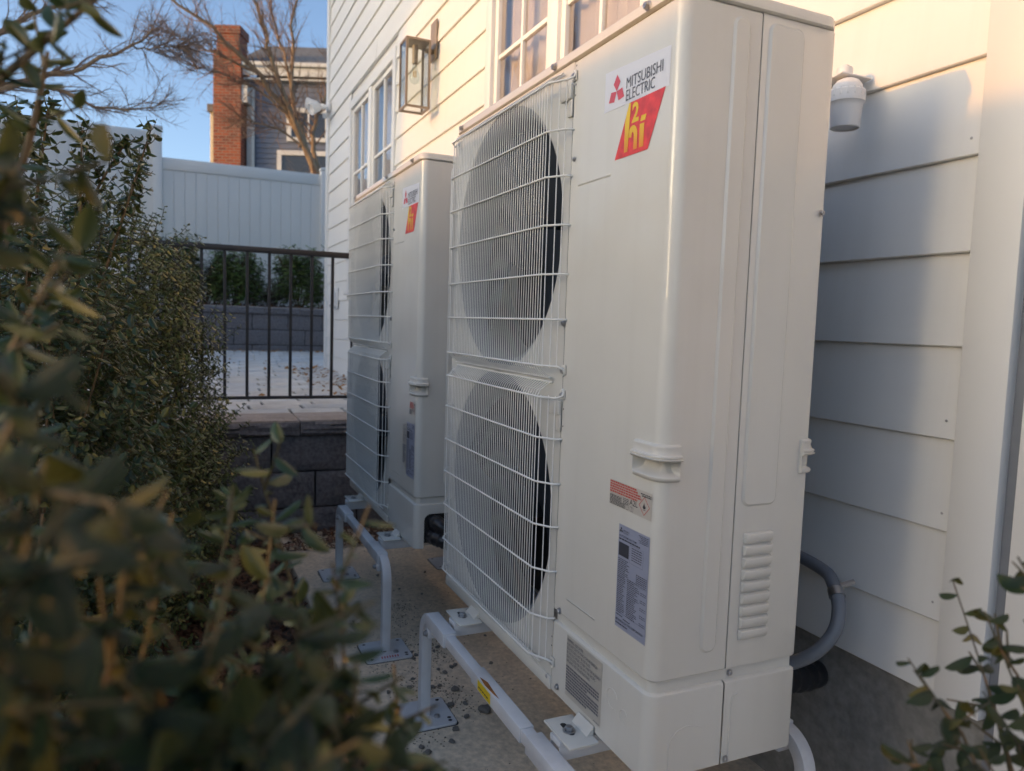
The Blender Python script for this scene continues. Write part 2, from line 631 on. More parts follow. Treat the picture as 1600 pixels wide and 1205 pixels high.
# ================================================================== house
HY = 0.64
house = thing('house', 'white lap sided house wall with windows rising behind the heat pumps', 'house', (0, 0, 0))
ZL0 = 0.229-0.18
WINS = [(-5.67, -4.13, 1.03, 2.66), (-2.44, -1.02, 1.03, 2.66)]
CAS = 0.07
for k in range(-1, 32):
    z0 = ZL0+0.18*k
    z1 = z0+0.195
    if k == -1:
        continue
    if k == 0:
        z0 = 0.080
    segs = [(-6.68, 0.072)]
    for (a, b, c, d) in WINS:
        if z1 > c-0.03 and z0 < d+0.02:
            ns = []
            for (p, q) in segs:
                if a > p and b < q:
                    ns += [(p, a), (b, q)]
                else:
                    ns.append((p, q))
            segs = ns
    ns = []
    for (p, q) in segs:
        if q-p > 3.8:
            j = p+1.2+((k*1.37) % 2.2)
            ns += [(p, j-0.0012), (j+0.0012, q)]
        else:
            ns.append((p, q))
    for (p, q) in ns:
        wob = random.uniform(-.0015, .0015)
        o = MB()
        yb, yt = HY-0.011+wob, HY+0.003
        b = 0.0022
        V = []
        for x in (p, q):
            V += [(x, HY+0.012, z0), (x, yb+b, z0), (x, yb, z0+b), (x, yt, z1), (x, HY+0.012, z1)]
        o.add(V, [(0, 1, 2, 3, 4)[::-1], (5, 6, 7, 8, 9), (0, 5, 6, 1)[::-1], (1, 6, 7, 2)[::-1], (2, 7, 8, 3)[::-1], (3, 8, 9, 4)[::-1], (4, 9, 5, 0)[::-1]])
        o.build('siding_plank', SIDING, house)
NAIL = MB().lathe([(.0034, 0), (.0034, -.0008), (.0022, -.0014), (.0002, -.0014)], (0, 0, 0), 'y', 10).mesh('nail_head', STEEL)
for k in range(0, 9):
    zz0 = ZL0+0.18*k
    for xx in (.052+random.uniform(-.006, .006), -.36+random.uniform(-.02, .02)):
        if random.random() < .75:
            nl = link('nail_head', NAIL, house)
            nl.location = (xx, HY-.0088, zz0+.032+random.uniform(-.006, .006))
            nl.scale = (.8, .8, .8)
# backing wall with window openings
bk = MB()
y0, y1 = HY+0.016, HY+0.12
xs_ = [-6.72, WINS[0][0]+.03, WINS[0][1]-.03, WINS[1][0]+.03, WINS[1][1]-.03, 4.5]
for i in range(5):
    if i in (1, 3):
        bk.box(xs_[i], xs_[i+1], y0, y1, 0.10, 1.06)
        bk.box(xs_[i], xs_[i+1], y0, y1, 2.63, 4.3)
    else:
        bk.box(xs_[i], xs_[i+1], y0, y1, 0.10, 4.3)
bk.build('wall', TRIM, house)
sh = MB()
sh.box(-6.72, -6.62, y1, 8.6, -0.4, 4.3)
sh.box(4.4, 4.5, y1, 8.6, -0.4, 4.3)
sh.box(-6.62, 4.4, 8.5, 8.6, -0.4, 4.3)
sh.build('outer_wall', SIDING, house)
rf = MB()
rf.add([(-7.0, .2, 4.3), (4.8, .2, 4.3), (4.8, 4.6, 6.6), (-7.0, 4.6, 6.6), (4.8, 9.0, 4.3), (-7.0, 9.0, 4.3)], [(0, 1, 2, 3), (3, 2, 4, 5), (0, 3, 5), (1, 4, 2), (0, 5, 4, 1)])
rf.build('roof', NROOF, house)
MB().box(-6.6, 4.3, HY+.0135, 8.4, -0.55, 0.099).build('foundation', FOUND, house)
# room behind the windows
rm = MB()
rm.quad((-6.4, 4.4, 0.2), (4.2, 4.4, 0.2), (4.2, 4.4, 3.0), (-6.4, 4.4, 3.0))
rm.quad((-6.4, .8, 3.0), (4.2, .8, 3.0), (4.2, 4.4, 3.0), (-6.4, 4.4, 3.0))
rm.quad((-6.4, .8, 0.2), (4.2, .8, 0.2), (4.2, 4.4, 0.2), (-6.4, 4.4, 0.2))
rm.quad((-3.3, .8, 0.2), (-3.3, 4.4, 0.2), (-3.3, 4.4, 3.0), (-3.3, .8, 3.0))
rm.build('room_lining', ROOM, house)
MB().rbox(-6.79, -6.68, HY-0.022, HY+0.2, 0.10, 4.3, 0.002).build('corner_trim', TRIM, house)
MB().rbox(0.073, 0.163, HY-0.020, HY+0.012, 0.078, 4.3, 0.002).build('corner_trim', TRIM, house)
# grooved vertical boards right of the trim
for i in range(9):
    x0 = 0.186+i*0.16
    MB().rbox(x0, x0+0.156, HY-0.010, HY+0.012, -0.35, 4.3, 0.004).build('vertical_board', TRIM, house)
MB().box(0.163, 0.187, HY+0.004, HY+0.012, -0.35, 4.3).build('gap_strip', GREYPVC, house)  # dark grey strip in the gap between trim and boards

for wi, (a, b, c, d) in enumerate(WINS):
    cs = MB()
    yo = HY-0.020
    cs.rbox(a, a+CAS, yo, HY+.02, c, d, .003)
    cs.rbox(b-CAS, b, yo, HY+.02, c, d, .003)
    cs.rbox(a+CAS, b-CAS, yo+.001, HY+.02, d-CAS, d, .003)
    cs.rbox(a-.02, b+.02, yo-.025, HY+.02, c-.04, c, .004)
    win = cs.build('window', TRIM, house)
    m0 = (a+b)/2
    MB().rbox(m0-.045, m0+.045, yo+.004, HY+.05, c+.002, d-CAS-.002, .003).build('mullion', SASH, win)
    for (p, q) in ((a+CAS+.001, m0-.046), (m0+.046, b-CAS-.001)):
        sz0, sz1 = c+.003, d-CAS-.003
        st = 0.035
        fr = MB()
        fr.rbox(p, p+st, HY+.0, HY+.04, sz0, sz1, .003)
        fr.rbox(q-st, q, HY+.0, HY+.04, sz0, sz1, .003)
        fr.rbox(p+st, q-st, HY+.001, HY+.04, sz0, sz0+st, .003)
        fr.rbox(p+st, q-st, HY+.001, HY+.04, sz1-st, sz1, .003)
        fr.build('sash', SASH, win)
        gx0, gx1, gz0, gz1 = p+st, q-st, sz0+st, sz1-st
        xm = (gx0+gx1)/2
        MB().rbox(xm-.010, xm+.010, HY+.006, HY+.03, gz0, gz1, .002).build('muntin', SASH, win)
        rows = [gz0, 1.53, 2.035, gz1]
        for rz_ in rows[1:3]:
            MB().rbox(gx0, gx1, HY+.008, HY+.03, rz_-.010, rz_+.010, .002).build('muntin', SASH, win)
        for (u0, u1) in ((gx0, xm), (xm, gx1)):
            for (v0, v1) in zip(rows[:-1], rows[1:]):
                MB().box(u0, u1, HY+.018, HY+.021, v0, v1).build('pane', WGLASS, win)
    # curtains added inside, widened to make the panes paler
    for (p, q) in (((a+.08, a+.50), (b-.55, b-.08)), ((a+.08, m0-.02), (m0+.02, b-.08)))[wi]:
        cu = MB()
        k = 28
        pts = [(p+(q-p)*i/k, HY+.075+.014*math.sin(i*1.9)) for i in range(k+1)]
        V = [(x, y, z) for z in (1.0, 2.7) for (x, y) in pts]
        cu.add(V, [(i, i+1, k+2+i, k+1+i) for i in range(k)])
        cuo = cu.build('curtain', CURT)
        cx = 0
        tag(cuo, 'pale curtain added to lighten the panes on the %s side of the window over the %s heat pump' % ('left' if p < a+.1 else ('right' if q > b-.1 else 'middle'), ('far', 'near')[wi]), 'curtain', 'curtains behind the windows')


# ---------------- wall lantern
lt = thing('wall_lantern', 'boxy bronze wall lantern with clear glass and bare filament bulb', 'lantern', (-3.273, HY, 2.0))
X0, X1, Y0, Y1, Z0, Z1 = -.0725, .0725, -.20, -.055, .0, .385
t = .012
fr = MB()
for x in (X0, X1-t):
    for y in (Y0, Y1-t):
        fr.box(x, x+t, y, y+t, Z0+t, Z1-t)
for z in (Z0, Z1-t):
    fr.box(X0, X1, Y0, Y0+t, z, z+t)
    fr.box(X0, X1, Y1-t, Y1, z, z+t)
    fr.box(X0, X0+t, Y0+t, Y1-t, z, z+t)
    fr.box(X1-t, X1, Y0+t, Y1-t, z, z+t)
fr.build('frame', BRONZE, lt)
MB().box(X0+t, X1-t, Y0+t, Y1-t, Z1-t+.002, Z1-t+.008).rbox(-.035, .035, -.16, -.095, Z1+.001, Z1+.014, .002).build('top_plate', BRONZE, lt)
MB().rbox(-.055, .055, -.02, -.011, .30, .52, .002).build('back_plate', BRONZE, lt)
MB().rbox(-.012, .012, -.075, -.02, Z1-.05, Z1-.026, .003).build('arm', BRONZE, lt)
for (xa, xb, ya, yb) in ((X0+t, X1-t, Y0+.004, Y0+.006), (X0+t, X1-t, Y1-.006, Y1-.004), (X0+.004, X0+.006, Y0+t, Y1-t), (X1-.006, X1-.004, Y0+t, Y1-t)):
    MB().box(xa, xb, ya, yb, Z0+t, Z1-t).build('glass_pane', LGLASS, lt)
sk = MB().lathe([(.001, Z1-.02), (.017, Z1-.02), (.017, Z1-.12), (.012, Z1-.125), (.001, Z1-.125)], (0, -.1275, 0), n=16).build('socket', BRONZE, lt)
MB().lathe([(.012, Z1-.126), (.016, Z1-.15), (.027, Z1-.18), (.030, Z1-.20), (.024, Z1-.224), (.008, Z1-.236), (.0005, Z1-.237)], (0, -.1275, 0), n=18).build('bulb', LGLASS, sk)
fl = []
for i in range(40):
    a = i*math.pi*6/39
    fl.append((.010*math.cos(a), -.1275+.010*math.sin(a), Z1-.15-.05*abs(math.sin(i*.75))))
MB().tube(fl, .0007, 5).build('filament', BRASS, sk)


# ---------------- twin-head security light at the far corner
def head_mesh():
    return MB().lathe([(.0005, 0), (.03, 0), (.042, .02), (.044, .05), (.055, .09), (.058, .11), (.050, .112), (.046, .095), (.0005, .09)], (0, 0, 0), n=20).mesh('lamp_head', WHITEP)


sec = thing('security_light', 'white twin head security light on the far house corner', 'floodlight', (-6.63, HY-.01, 2.86))
MB().lathe([(.0005, 0), (.055, 0), (.058, -.02), (.05, -.035), (.0005, -.035)], (0, 0, 0), 'y', 20).build('base', WHITEP, sec)
hm = head_mesh()
for (dx, ang, dz) in ((-.07, 60, .02), (.05, 95, -.02)):
    MB().tube([(0, -.03, 0), (dx*.4, -.07, dz), (dx, -.11, dz)], .014, 8).build('swivel_arm', WHITEP, sec)
    h = link('lamp_head', hm, sec)
    h.location = (dx, -.11, dz)
    h.rotation_euler = (R(ang+20), 0, R(-25 if dx < 0 else 20))
MB().lathe([(.0005, -.05), (.02, -.045), (.028, -.01), (.028, 0)], (.02, -.05, -.07), n=14).build('motion_sensor', WHITEP, sec)

# ---------------- lamp behind the near unit
fl2 = thing('flood_lamp', 'white downward flood lamp holder behind the near heat pump', 'floodlight', (-.188, .565, 1.222))
fl2.scale = (.86, .86, .86)
hd = MB().lathe([(.0005, .004), (.030, .004), (.032, 0), (.034, .002), (.037, .05), (.040, .060), (.0425, .062), (.0425, .088), (.038, .092)], (0, 0, 0), n=28).build('lamp_head', WHITEP, fl2)
for i in range(16):
    a = 2*math.pi*i/16
    MB().tube([(.0425*math.cos(a), .0425*math.sin(a), .075), (.0395*math.cos(a), .0395*math.sin(a), .093)], .0022, 5).build('rib', WHITEP, hd)
MB().lathe([(.036, .090), (.034, .103), (.026, .114), (.014, .120), (.0005, .122)], (0, 0, 0), n=24).build('swivel_dome', WHITEP, fl2)
MB().rbox(-.045, .03, -.032, .07, .124, .1285, .0015).build('mounting_plate', WHITEP, fl2).rotation_euler = (0, R(-9), 0)
MB().lathe([(.0005, .155), (.009, .155), (.010, .152), (.0105, .15), (.018, .149), (.019, .146), (.019, .128)], (-.012, 0, 0), n=18).build('stem', WHITEP, fl2)
MB().rbox(-.030, -.012, .02, .075, .130, .142, .003).build('wall_arm', WHITEP, fl2)

# ---------------- outlet box
ob = thing('outlet_box', 'white weatherproof outlet box low on the far wall', 'outlet', (-6.17, HY-.012, .97))
MB().rbox(-.09, .09, -.012, 0, -.1, .1, .003).build('mounting_block', TRIM, ob)
MB().rbox(-.05, .05, -.06, -.012, -.075, .07, .008).build('cover', WHITEP, ob)
MB().rbox(-.012, .012, -.064, -.06, -.085, -.06, .002).build('latch', GREYPVC, ob)

# ================================================================== heat pump units
UW, UD, UH = 1.05, 0.33, 1.338
XS = -0.355      # seam between fan panel and service panel


def lpath(x0, y1, r=0.023, n=8, off=0.0):
    """front edge from x0 at y=0, round corner, to y1 along x=0; returns points and outward normals"""
    P, N = [(x0, 0.0)], [(0, -1)]
    P.append((-r-.0001, 0.0))
    N.append((0, -1))
    for i in range(n+1):
        a = R(-90+90*i/n)
        P.append((-r+r*math.cos(a), r+r*math.sin(a)))
        N.append((math.cos(a), math.sin(a)))
    P.append((0.0, y1))
    N.append((1, 0))
    return np.array(P), np.array(N)


def extrude_profile(mb, P, N, rows):
    """rows: list of (z, offset outward)"""
    o = len(mb.v)
    k = len(P)
    for (z, d) in rows:
        for p, nn in zip(P, N):
            mb.v.append((p[0]+nn[0]*d, p[1]+nn[1]*d, z))
    for i in range(len(rows)-1):
        for j in range(k-1):
            mb.f.append((o+i*k+j, o+i*k+j+1, o+(i+1)*k+j+1, o+(i+1)*k+j))


def emboss(mb, plane, u0, u1, v0, v1, r, h=0.0040, wdt=0.0045, hollow=False):
    """rounded raised field on plane 'side' (u=y, v=z, out=+x) or 'front' (u=x, v=z, out=-y)"""
    A = rrect(u0, u1, v0, v1, r)
    B = rrect(u0+wdt, u1-wdt, v0+wdt, v1-wdt, max(r-wdt, .001))
    f = (lambda u, v, d: (d, u, v)) if plane == 'side' else (lambda u, v, d: (u, -d, v))
    k = len(A)
    V = [f(u, v, 0.0002) for u, v in A]+[f(u, v, h) for u, v in B]
    F = [(i, (i+1) % k, k+(i+1) % k, k+i) for i in range(k)]
    if hollow:
        C = rrect(u0+2*wdt, u1-2*wdt, v0+2*wdt, v1-2*wdt, max(r-2*wdt, .001))
        V += [f(u, v, 0.0003) for u, v in C]
        F += [(k+i, k+(i+1) % k, 2*k+(i+1) % k, 2*k+i) for i in range(k)]
        F.append(tuple(range(2*k, 3*k)))
    else:
        F.append(tuple(range(k, 2*k)))
    if plane == 'front':
        F = [q[::-1] for q in F]
    mb.add(V, F)


def screw_mesh():
    b = MB()
    b.lathe([(.0075, 0.0), (.0075, -.0012), (.0055, -.0016)], (0, 0, 0), 'y', 14)
    b.lathe([(.0055, -.0015), (.0055, -.005), (.0045, -.006), (.0018, -.006), (.0016, -.0045), (.0003, -.0045)], (0, 0, 0), 'y', 6)
    return b.mesh('screw', STEEL)


SCREW = screw_mesh()
PANEL_C = [(-0.70, 0.99), (-0.70, 0.352)]
FR = 0.314


def build_unit(ox, far):
    label = 'far ivory heat pump with black taped pipes leaving its corner opening' if far else 'near ivory two fan heat pump with large branded label in the foreground'
    u = thing('heat_pump', label, 'heat pump', (ox, 0, 0), 0, 'twin fan heat pumps on stands')
    # --- fan panel with two bell mouth holes
    fp = MB()
    x0, x1 = -UW, XS-.0015
    cells = [(0.672, 1.3155, PANEL_C[0]), (0.030, 0.672, PANEL_C[1])]
    n = 64
    for (z0, z1, (cx, cz)) in cells:
        o = len(fp.v)
        outer, inner = [], []
        for j in range(n):
            a = 2*math.pi*j/n
            dx, dz = math.cos(a), math.sin(a)
            sx = ((x1-cx) if dx > 0 else (cx-x0))/max(abs(dx), 1e-9)
            sz = ((z1-cz) if dz > 0 else (cz-z0))/max(abs(dz), 1e-9)
            s_ = min(sx, sz)
            outer.append((cx+dx*s_, 0, cz+dz*s_))
        # snap the corners
        for (qx, qz) in ((x0, z0), (x0, z1), (x1, z0), (x1, z1)):
            b = min(range(n), key=lambda i: (outer[i][0]-qx)**2+(outer[i][2]-qz)**2)
            outer[b] = (qx, 0, qz)
        rings = [[(cx+r*math.cos(2*math.pi*j/n), y, cz+r*math.sin(2*math.pi*j/n)) for j in range(n)] for (r, y) in ((FR+.004, 0), (FR+.001, .001), (FR, .004))]
        V = outer+rings[0]+rings[1]+rings[2]
        F = []
        for k in range(3):
            for j in range(n):
                F.append((k*n+j, (k+1)*n+j, (k+1)*n+(j+1) % n, k*n+(j+1) % n)[::-1])
        fp.add(V, F)
    # left return and bottom flange
    fp.quad((x0, 0, .03), (x0, 0, 1.3155), (x0, UD, 1.3155), (x0, UD, .03))
    fp.build('fan_panel', PAINT, u)
    MB().rbox(-UW+.002, XS-.002, -.004, .05, 0.0, .029, .003).build('base_rail', PAINT, u)
    for (cx, cz) in PANEL_C:
        MB().lathe([(FR+.0005, .0035), (FR-.006, .0050), (FR-.015, .012), (FR-.023, .024), (FR-.029, .044), (FR-.032, .07), (FR-.032, .14)], (cx, 0, cz), 'y', 64).build('bell_mouth', SHROUD, u)
        fan = MB().lathe([(.0005, .035), (.04, .036), (.062, .046), (.068, .065), (.068, .15)], (cx, 0, cz), 'y', 32).build('fan', BLADE, u)
        for k in range(3):
            bl = MB()
            A0 = 2*math.pi*k/3+(.5 if cz > .7 else 1.3)
            V, F = [], []
            nr, na = 7, 9
            for i in range(nr+1):
                r = .062+(FR-.041-.062)*i/nr
                for j in range(na+1):
                    tt = j/na
                    a = A0+2.02*tt*(.80+.25*i/nr)-.55*(i/nr)**1.4
                    y = .030+.085*(1-tt)+.012*math.sin(tt*math.pi)
                    V.append((cx+r*math.cos(a), y, cz+r*math.sin(a)))
            for i in range(nr):
                for j in range(na):
                    F.append((i*(na+1)+j, i*(na+1)+j+1, (i+1)*(na+1)+j+1, (i+1)*(na+1)+j))
            bl.add(V, F)
            bl.build('blade', BLADE, fan)
    MB().box(-UW+.004, XS, .20, .206, .03, 1.31).build('coil', COIL, u)
    # --- service panel (wraps the corner)
    P, N = lpath(XS, 0.1595)
    sp = MB()
    rows = [(.1805, -.012), (.1802, -.003), (.183, -.0002), (.186, 0), (1.312, 0), (1.3155, -.003)]
    lo_rows, hi_rows = rows[:4]+[(.5300, 0)], [(.5925, 0)]+rows[4:]
    extrude_profile(sp, P, N, lo_rows)
    extrude_profile(sp, P, N, hi_rows)
    mid = [(.5300, 0), (.5925, 0)]
    extrude_profile(sp, np.array([(XS, 0), (-.0735, 0)]), np.array([(0, -1), (0, -1)]), mid)
    extrude_profile(sp, np.array([(0, .0350), (0, .1595)]), np.array([(1, 0), (1, 0)]), mid)
    # edge returns at the seams
    sp.quad((XS, 0, .186), (XS, .012, .186), (XS, .012, 1.312), (XS, 0, 1.312))
    sp.quad((0, .1595, .186), (0, .1595, 1.312), (-.012, .1595, 1.312), (-.012, .1595, .186))
    emboss(sp, 'side', .100, .136, .219, 1.300, .016)
    emboss(sp, 'front', -.304, -.188, .2195, .2245, .002, .0016, .002)
    emboss(sp, 'front', -.324, -.198, 1.0630, 1.0685, .002, .0016, .002)
    sp.build('service_panel', PAINT, u)
    # inner body closing the gaps
    MB().box(XS-.004, -.030, .030, UD-.004, .004, 1.314).build('inner_frame', PAINT, u)
    rs = MB()
    Pr, Nr = lpath(XS, .1595)
    Pr = np.concatenate([Pr, [(0, .322)]])
    Nr = np.concatenate([Nr, [(1, 0)]])
    extrude_profile(rs, Pr, Nr, [(.150, -.0085), (.192, -.0085)])
    rs.build('recess_strip', PAINT, u)
    # --- side panel
    sd = MB()
    P2 = np.array([(0, .1625), (0, .318), (-.0035, .3265), (-.012, .330), (-.06, .330)])
    N2 = np.array([(1, 0), (1, 0), (.75, .65), (0, 1), (0, 1)])
    extrude_profile(sd, P2, N2, [(.1805, -.010), (.182, -.0006), (.186, 0), (1.312, 0), (1.3155, -.002)])
    sd.quad((0, .1625, .186), (-.012, .1625, .186), (-.012, .1625, 1.312), (0, .1625, 1.312))
    emboss(sd, 'side', .175, .254, .476, 1.303, .016)
    side = sd.build('side_panel', PAINT, u)
    for i in range(9):
        z = .232+i*.0222
        lv = MB()
        A = [(.0005, z+.019), (.0075, z+.017), (.0085, z+.013), (.0065, z+.004), (.004, z+.001), (.0005, z+.0005)]
        k = len(A)
        V = []
        for (yy, sc) in ((.1845, .1), (.187, .8), (.191, 1.0), (.244, 1.0), (.248, .8), (.2505, .1)):
            V += [(.0004+a*sc, yy, zz) for a, zz in A]
        F = [(r*k+j, (r+1)*k+j, (r+1)*k+j+1, r*k+j+1)[::-1] for r in range(5) for j in range(k-1)]
        F += [tuple(range(k)), tuple(range(5*k, 6*k))[::-1]]
        lv.add(V, F)
        lv.build('louvre', PAINT, side)
    # --- back panel and bottom
    MB().quad((-.06, .330, .0), (-.06, .330, 1.315), (-UW, .330, 1.315), (-UW, .330, 0)).build('back_grille', COIL, u)
    # --- lower cover with a lip
    lrows = [(.001, -.003), (.003, 0), (.150, 0), (.1545, -.0008), (.157, -.004), (.158, -.014)]
    lc = MB()
    if not far:
        extrude_profile(lc, *lpath(XS, .1595), lrows)
        lc.quad((0, .1595, .003), (0, .1595, .152), (-.014, .1595, .152), (-.014, .1595, .003))
        kn = [(.0004, .045, .004), (.0004, .045, .055), (.0004, .05, .073), (.0004, .062, .086), (.0004, .08, .091), (.0004, .10, .089), (.0004, .118, .082)]
        low = lc.build('lower_cover', PAINT, u)
        MB().tube(kn, .0008, 5).build('knockout_line', PAINT, low)
        for (cx, cz, rr) in ((-.115, .10, .018), (-.075, .085, .012)):
            MB().tube([(cx+rr*math.cos(a), -.0002, cz+rr*math.sin(a)) for a in np.linspace(.3, 5.2, 20)], .0006, 5).build('knockout_line', PAINT, low)
    else:
        extrude_profile(lc, *lpath(XS, .0345), lrows)
        extrude_profile(lc, np.array([(0, .0345), (0, .1595)]), np.array([(1, 0), (1, 0)]), [(.122, 0), (.150, 0), (.1545, -.0008), (.157, -.004), (.158, -.014)])
        ar = [(.0345, .10), (.037, .110), (.043, .117), (.052, .122)]
        for (p, q) in zip(ar[:-1], ar[1:]):
            lc.add([(0, p[0], p[1]), (0, q[0], q[1]), (0, .0345, .122)], [(0, 1, 2)])
        low = lc.build('lower_cover', PAINT, u)
    s2 = MB()
    extrude_profile(s2, np.array([(0, .1625), (0, .322), (-.004, .329), (-.012, .331), (-.1, .331)]), np.array([(1, 0), (1, 0), (.8, .6), (0, 1), (0, 1)]), lrows)
    s2.tube([(.0006, .178, .014), (.0006, .178, .115), (.0006, .182, .128), (.0006, .192, .132)], .0012, 6)
    s2.build('corner_cover', PAINT, u)
    if far:
        MB().box(-.30, -.006, .03, .325, .02, .152).build('pipe_cavity', RUBBER, u)
    # --- lid
    ld = MB()
    A = rrect(-UW-.004, .005, -.006, UD+.006, .034, 7)
    k = len(A)
    cx, cy = -UW/2, UD/2

    def ins(d):
        return rrect(-UW-.004+d, .005-d, -.006+d, UD+.006-d, .034-d*.9, 7)
    rings = [(ins(.003), 1.3165), (A, 1.3185), (A, 1.332), (ins(.002), 1.3362), (ins(.006), 1.338), (ins(.012), 1.3385)]
    V = [(p[0], p[1], z) for ring, z in rings for p in ring]
    F = [(i*k+j, i*k+(j+1) % k, (i+1)*k+(j+1) % k, (i+1)*k+j) for i in range(5) for j in range(k)]
    F += [tuple(range(k))[::-1], tuple(range(5*k, 6*k))]
    ld.add(V, F)
    lid = ld.build('lid', PAINT, u)
    for x in (-.995, -.431, -.091):
        s = link('screw', SCREW, lid)
        s.location = (x, -.006, 1.3255)
        s.scale = (1.15, 1.5, 1.15)
    for (x, z, s_) in ((-.359, .79, 1), (-.330, .186, 1), (-.327, .021, .9), (-.372, .024, .8), (-.341, 1.12, .7)):
        s = link('screw', SCREW, u)
        s.location = (x, -.0006, z)
        s.scale = (s_, s_, s_)
    for (yy, zz, hx) in ((.178, .169, -.008), (.172, .012, .001), (.318, 1.0, .001)):
        s = link('screw', SCREW, u)
        s.location = (hx, yy, zz)
        s.rotation_euler = (0, 0, R(90))
        s.scale = (.85, .85, .85)
    for z in (1.305, 1.268, 1.247, .699, .612, .576, .118, .098, .06):
        MB().disc(.0021, (-.3475+.0 if z > .2 else -.36, -.0004, z), 'y', 8).build('rivet_hole', RUBBER, u)
    # --- corner handles
    def handle(Ph, Nh, name='handle', sc_=1.0):
        hb = MB()
        prof = [(.5295, -.002), (.5300, .004), (.5325, .0075), (.537, .0080), (.5395, .0055), (.5420, -.004*sc_), (.5470, -.013*sc_), (.5560, -.018*sc_), (.5638, -.019*sc_), (.5648, .0115), (.568, .0145), (.5695, .0105), (.5705, .0105), (.572, .0130), (.5745, .0118), (.5755, .0078), (.583, .0052), (.587, .0066), (.5905, .0060), (.5925, .0035), (.593, -.002)]
        k = len(Ph)
        o = len(hb.v)
        for (z, d) in prof:
            for i, (p, nn) in enumerate(zip(Ph, Nh)):
                e = d
                if i in (0, k-1):
                    e = -.002
                elif i in (1, k-2):
                    e = max(d, .007) if .5305 < z < .5925 else d
                hb.v.append((p[0]+nn[0]*e, p[1]+nn[1]*e, z))
        for i in range(len(prof)-1):
            for j in range(k-1):
                hb.f.append((o+i*k+j, o+i*k+j+1, o+(i+1)*k+j+1, o+(i+1)*k+j))
        return hb.build(name, PLASTIC, u, 50)
    P, N = lpath(-.074, .036)
    Ph = np.concatenate([[(-.0745, 0), (-.074, 0), (-.070, 0), (-.0695, 0)], P[1:-1], [(0, .031), (0, .0315), (0, .035), (0, .0355)]])
    Nh = np.concatenate([[(0, -1)]*4, N[1:-1], [(1, 0)]*4])
    handle(Ph, Nh)
    Pb = np.array([(0, .3035), (0, .304), (0, .308), (0, .3085), (0, .318), (-.0035, .3265), (-.012, .330), (-.05, .33), (-.0505, .33), (-.054, .33), (-.0545, .33)])
    Nb = np.array([(1, 0)]*5+[(.75, .65)]+[(0, 1)]*5, float)
    handle(Pb, Nb, sc_=-.06)
    # --- fan guards
    bars_up = [1.277, 1.180, 1.088, .990, .890, .797, .700]
    bars_lo = [.634, .548, .453, .361, .265, .163, .073]
    YF = -.036
    for gi, bars in enumerate((bars_up, bars_lo)):
        top, bot = bars[0], bars[-1]
        zt, zb = (1.302, .674) if gi == 0 else (.664, .050)
        # outline frame: end wires
        guard = MB().tube([(-.985, -.006, zt), (-.395, -.006, zt)], .0022, 6).build('fan_guard', WIRE, u)
        MB().tube([(-.985, -.010, zb), (-.395, -.010, zb)], .0022, 6).build('end_wire', WIRE, guard)
        # vertical wire, shared mesh
        wm = MB().tube([(0, -.006, zt), (0, YF+.006, top+.012), (0, YF, top), (0, YF, bot), (0, YF+.005, bot-.010), (0, -.010, zb)], .00108, 5).mesh('wire', WIRE, 60)
        nw = 48
        for i in range(nw):
            wv = link('wire', wm, guard)
            wv.location = (-.972+i*(.972-.402)/(nw-1), 0, 0)
        wm2 = MB().tube([(0, 0, top+.004), (0, 0, bot-.004)], .00125, 5).mesh('wire', WIRE, 60)
        for (x, yy) in ((-.388, YF+.002), (-.374, YF+.013), (-.361, YF+.022), (-.990, YF+.005), (-1.003, YF+.016), (-1.016, YF+.026)):
            wv = link('wire', wm2, guard)
            wv.location = (x, yy, 0)
        bm_ = MB().tube([(-1.030, -.001, 0), (-1.020, YF+.020, 0), (-.980, YF-.003, 0), (-.392, YF-.003, 0), (-.352, YF+.020, 0), (-.3475, -.001, 0)], .0022, 7).mesh('crossbar', WIRE, 60)
        for z in bars[1:-1]:
            bb = link('crossbar', bm_, guard)
            bb.location = (0, 0, z)
        for z, dr in ((top, 1), (bot, -1)):
            MB().tube([(-1.030, -.002, z+.014*dr), (-1.030, -.006, z+.008*dr), (-1.022, YF+.020, z), (-.980, YF-.003, z), (-.392, YF-.003, z), (-.352, YF+.020, z), (-.345, -.006, z+.005*dr), (-.345, -.003, z+.014*dr), (-.352, -.002, z+.019*dr)], .0023, 7).build('crossbar', WIRE, guard, 60)
            for x in (-.353, -1.022):
                MB().rbox(x-.006, x+.012, -.004, -.0008, z+.007*dr-.009, z+.007*dr+.011, .0015).build('clip', PLASTIC, guard)
                s = link('screw', SCREW, guard)
                s.location = (x+.003, -.004, z+.008*dr)
                s.scale = (.8, .8, .8)
        if True:
            MB().rbox(-.398, -.352, -.010, -.001, top-.036, top-.006, .004).rbox(-.372, -.353, -.005, -.001, top-.07, top-.03, .003).build('latch', PLASTIC, guard)
    # --- feet
    for x in (-.80, -.20):
        ft = MB()
        ft.rbox(x-.055, x+.055, -.068, -.004, -.006, -.001, .0015)
        ft.add([(x-.03, -.018, -.001), (x+.03, -.018, -.001), (x+.03, -.003, .016), (x-.03, -.003, .016), (x-.03, -.003, -.001), (x+.03, -.003, -.001)], [(0, 1, 2, 3), (0, 3, 4), (1, 5, 2)])
        MB().rbox(x-.055, x+.055, UD+.004, UD+.07, -.006, -.001, .0015).build('foot', PAINT, u)
        f = ft.build('foot', PAINT, u)
        sl_ = MB().add([(x+a, -.040+b, -.0006) for a, b in rrect(-.030, .016, -.006, .006, .0055)], [tuple(range(24))])
        sl_.build('slot', RUBBER, f)
        bo = MB().lathe([(.013, -.0005), (.013, .0015), (.0085, .002)], (x, -.040, 0), 'z', 18)
        bo.lathe([(.0085, .002), (.0085, .008), (.007, .009), (.0003, .009)], (x, -.040, 0), 'z', 6)
        bo.build('bolt', STEEL, f)
    # --- labels
    yl = -.0006
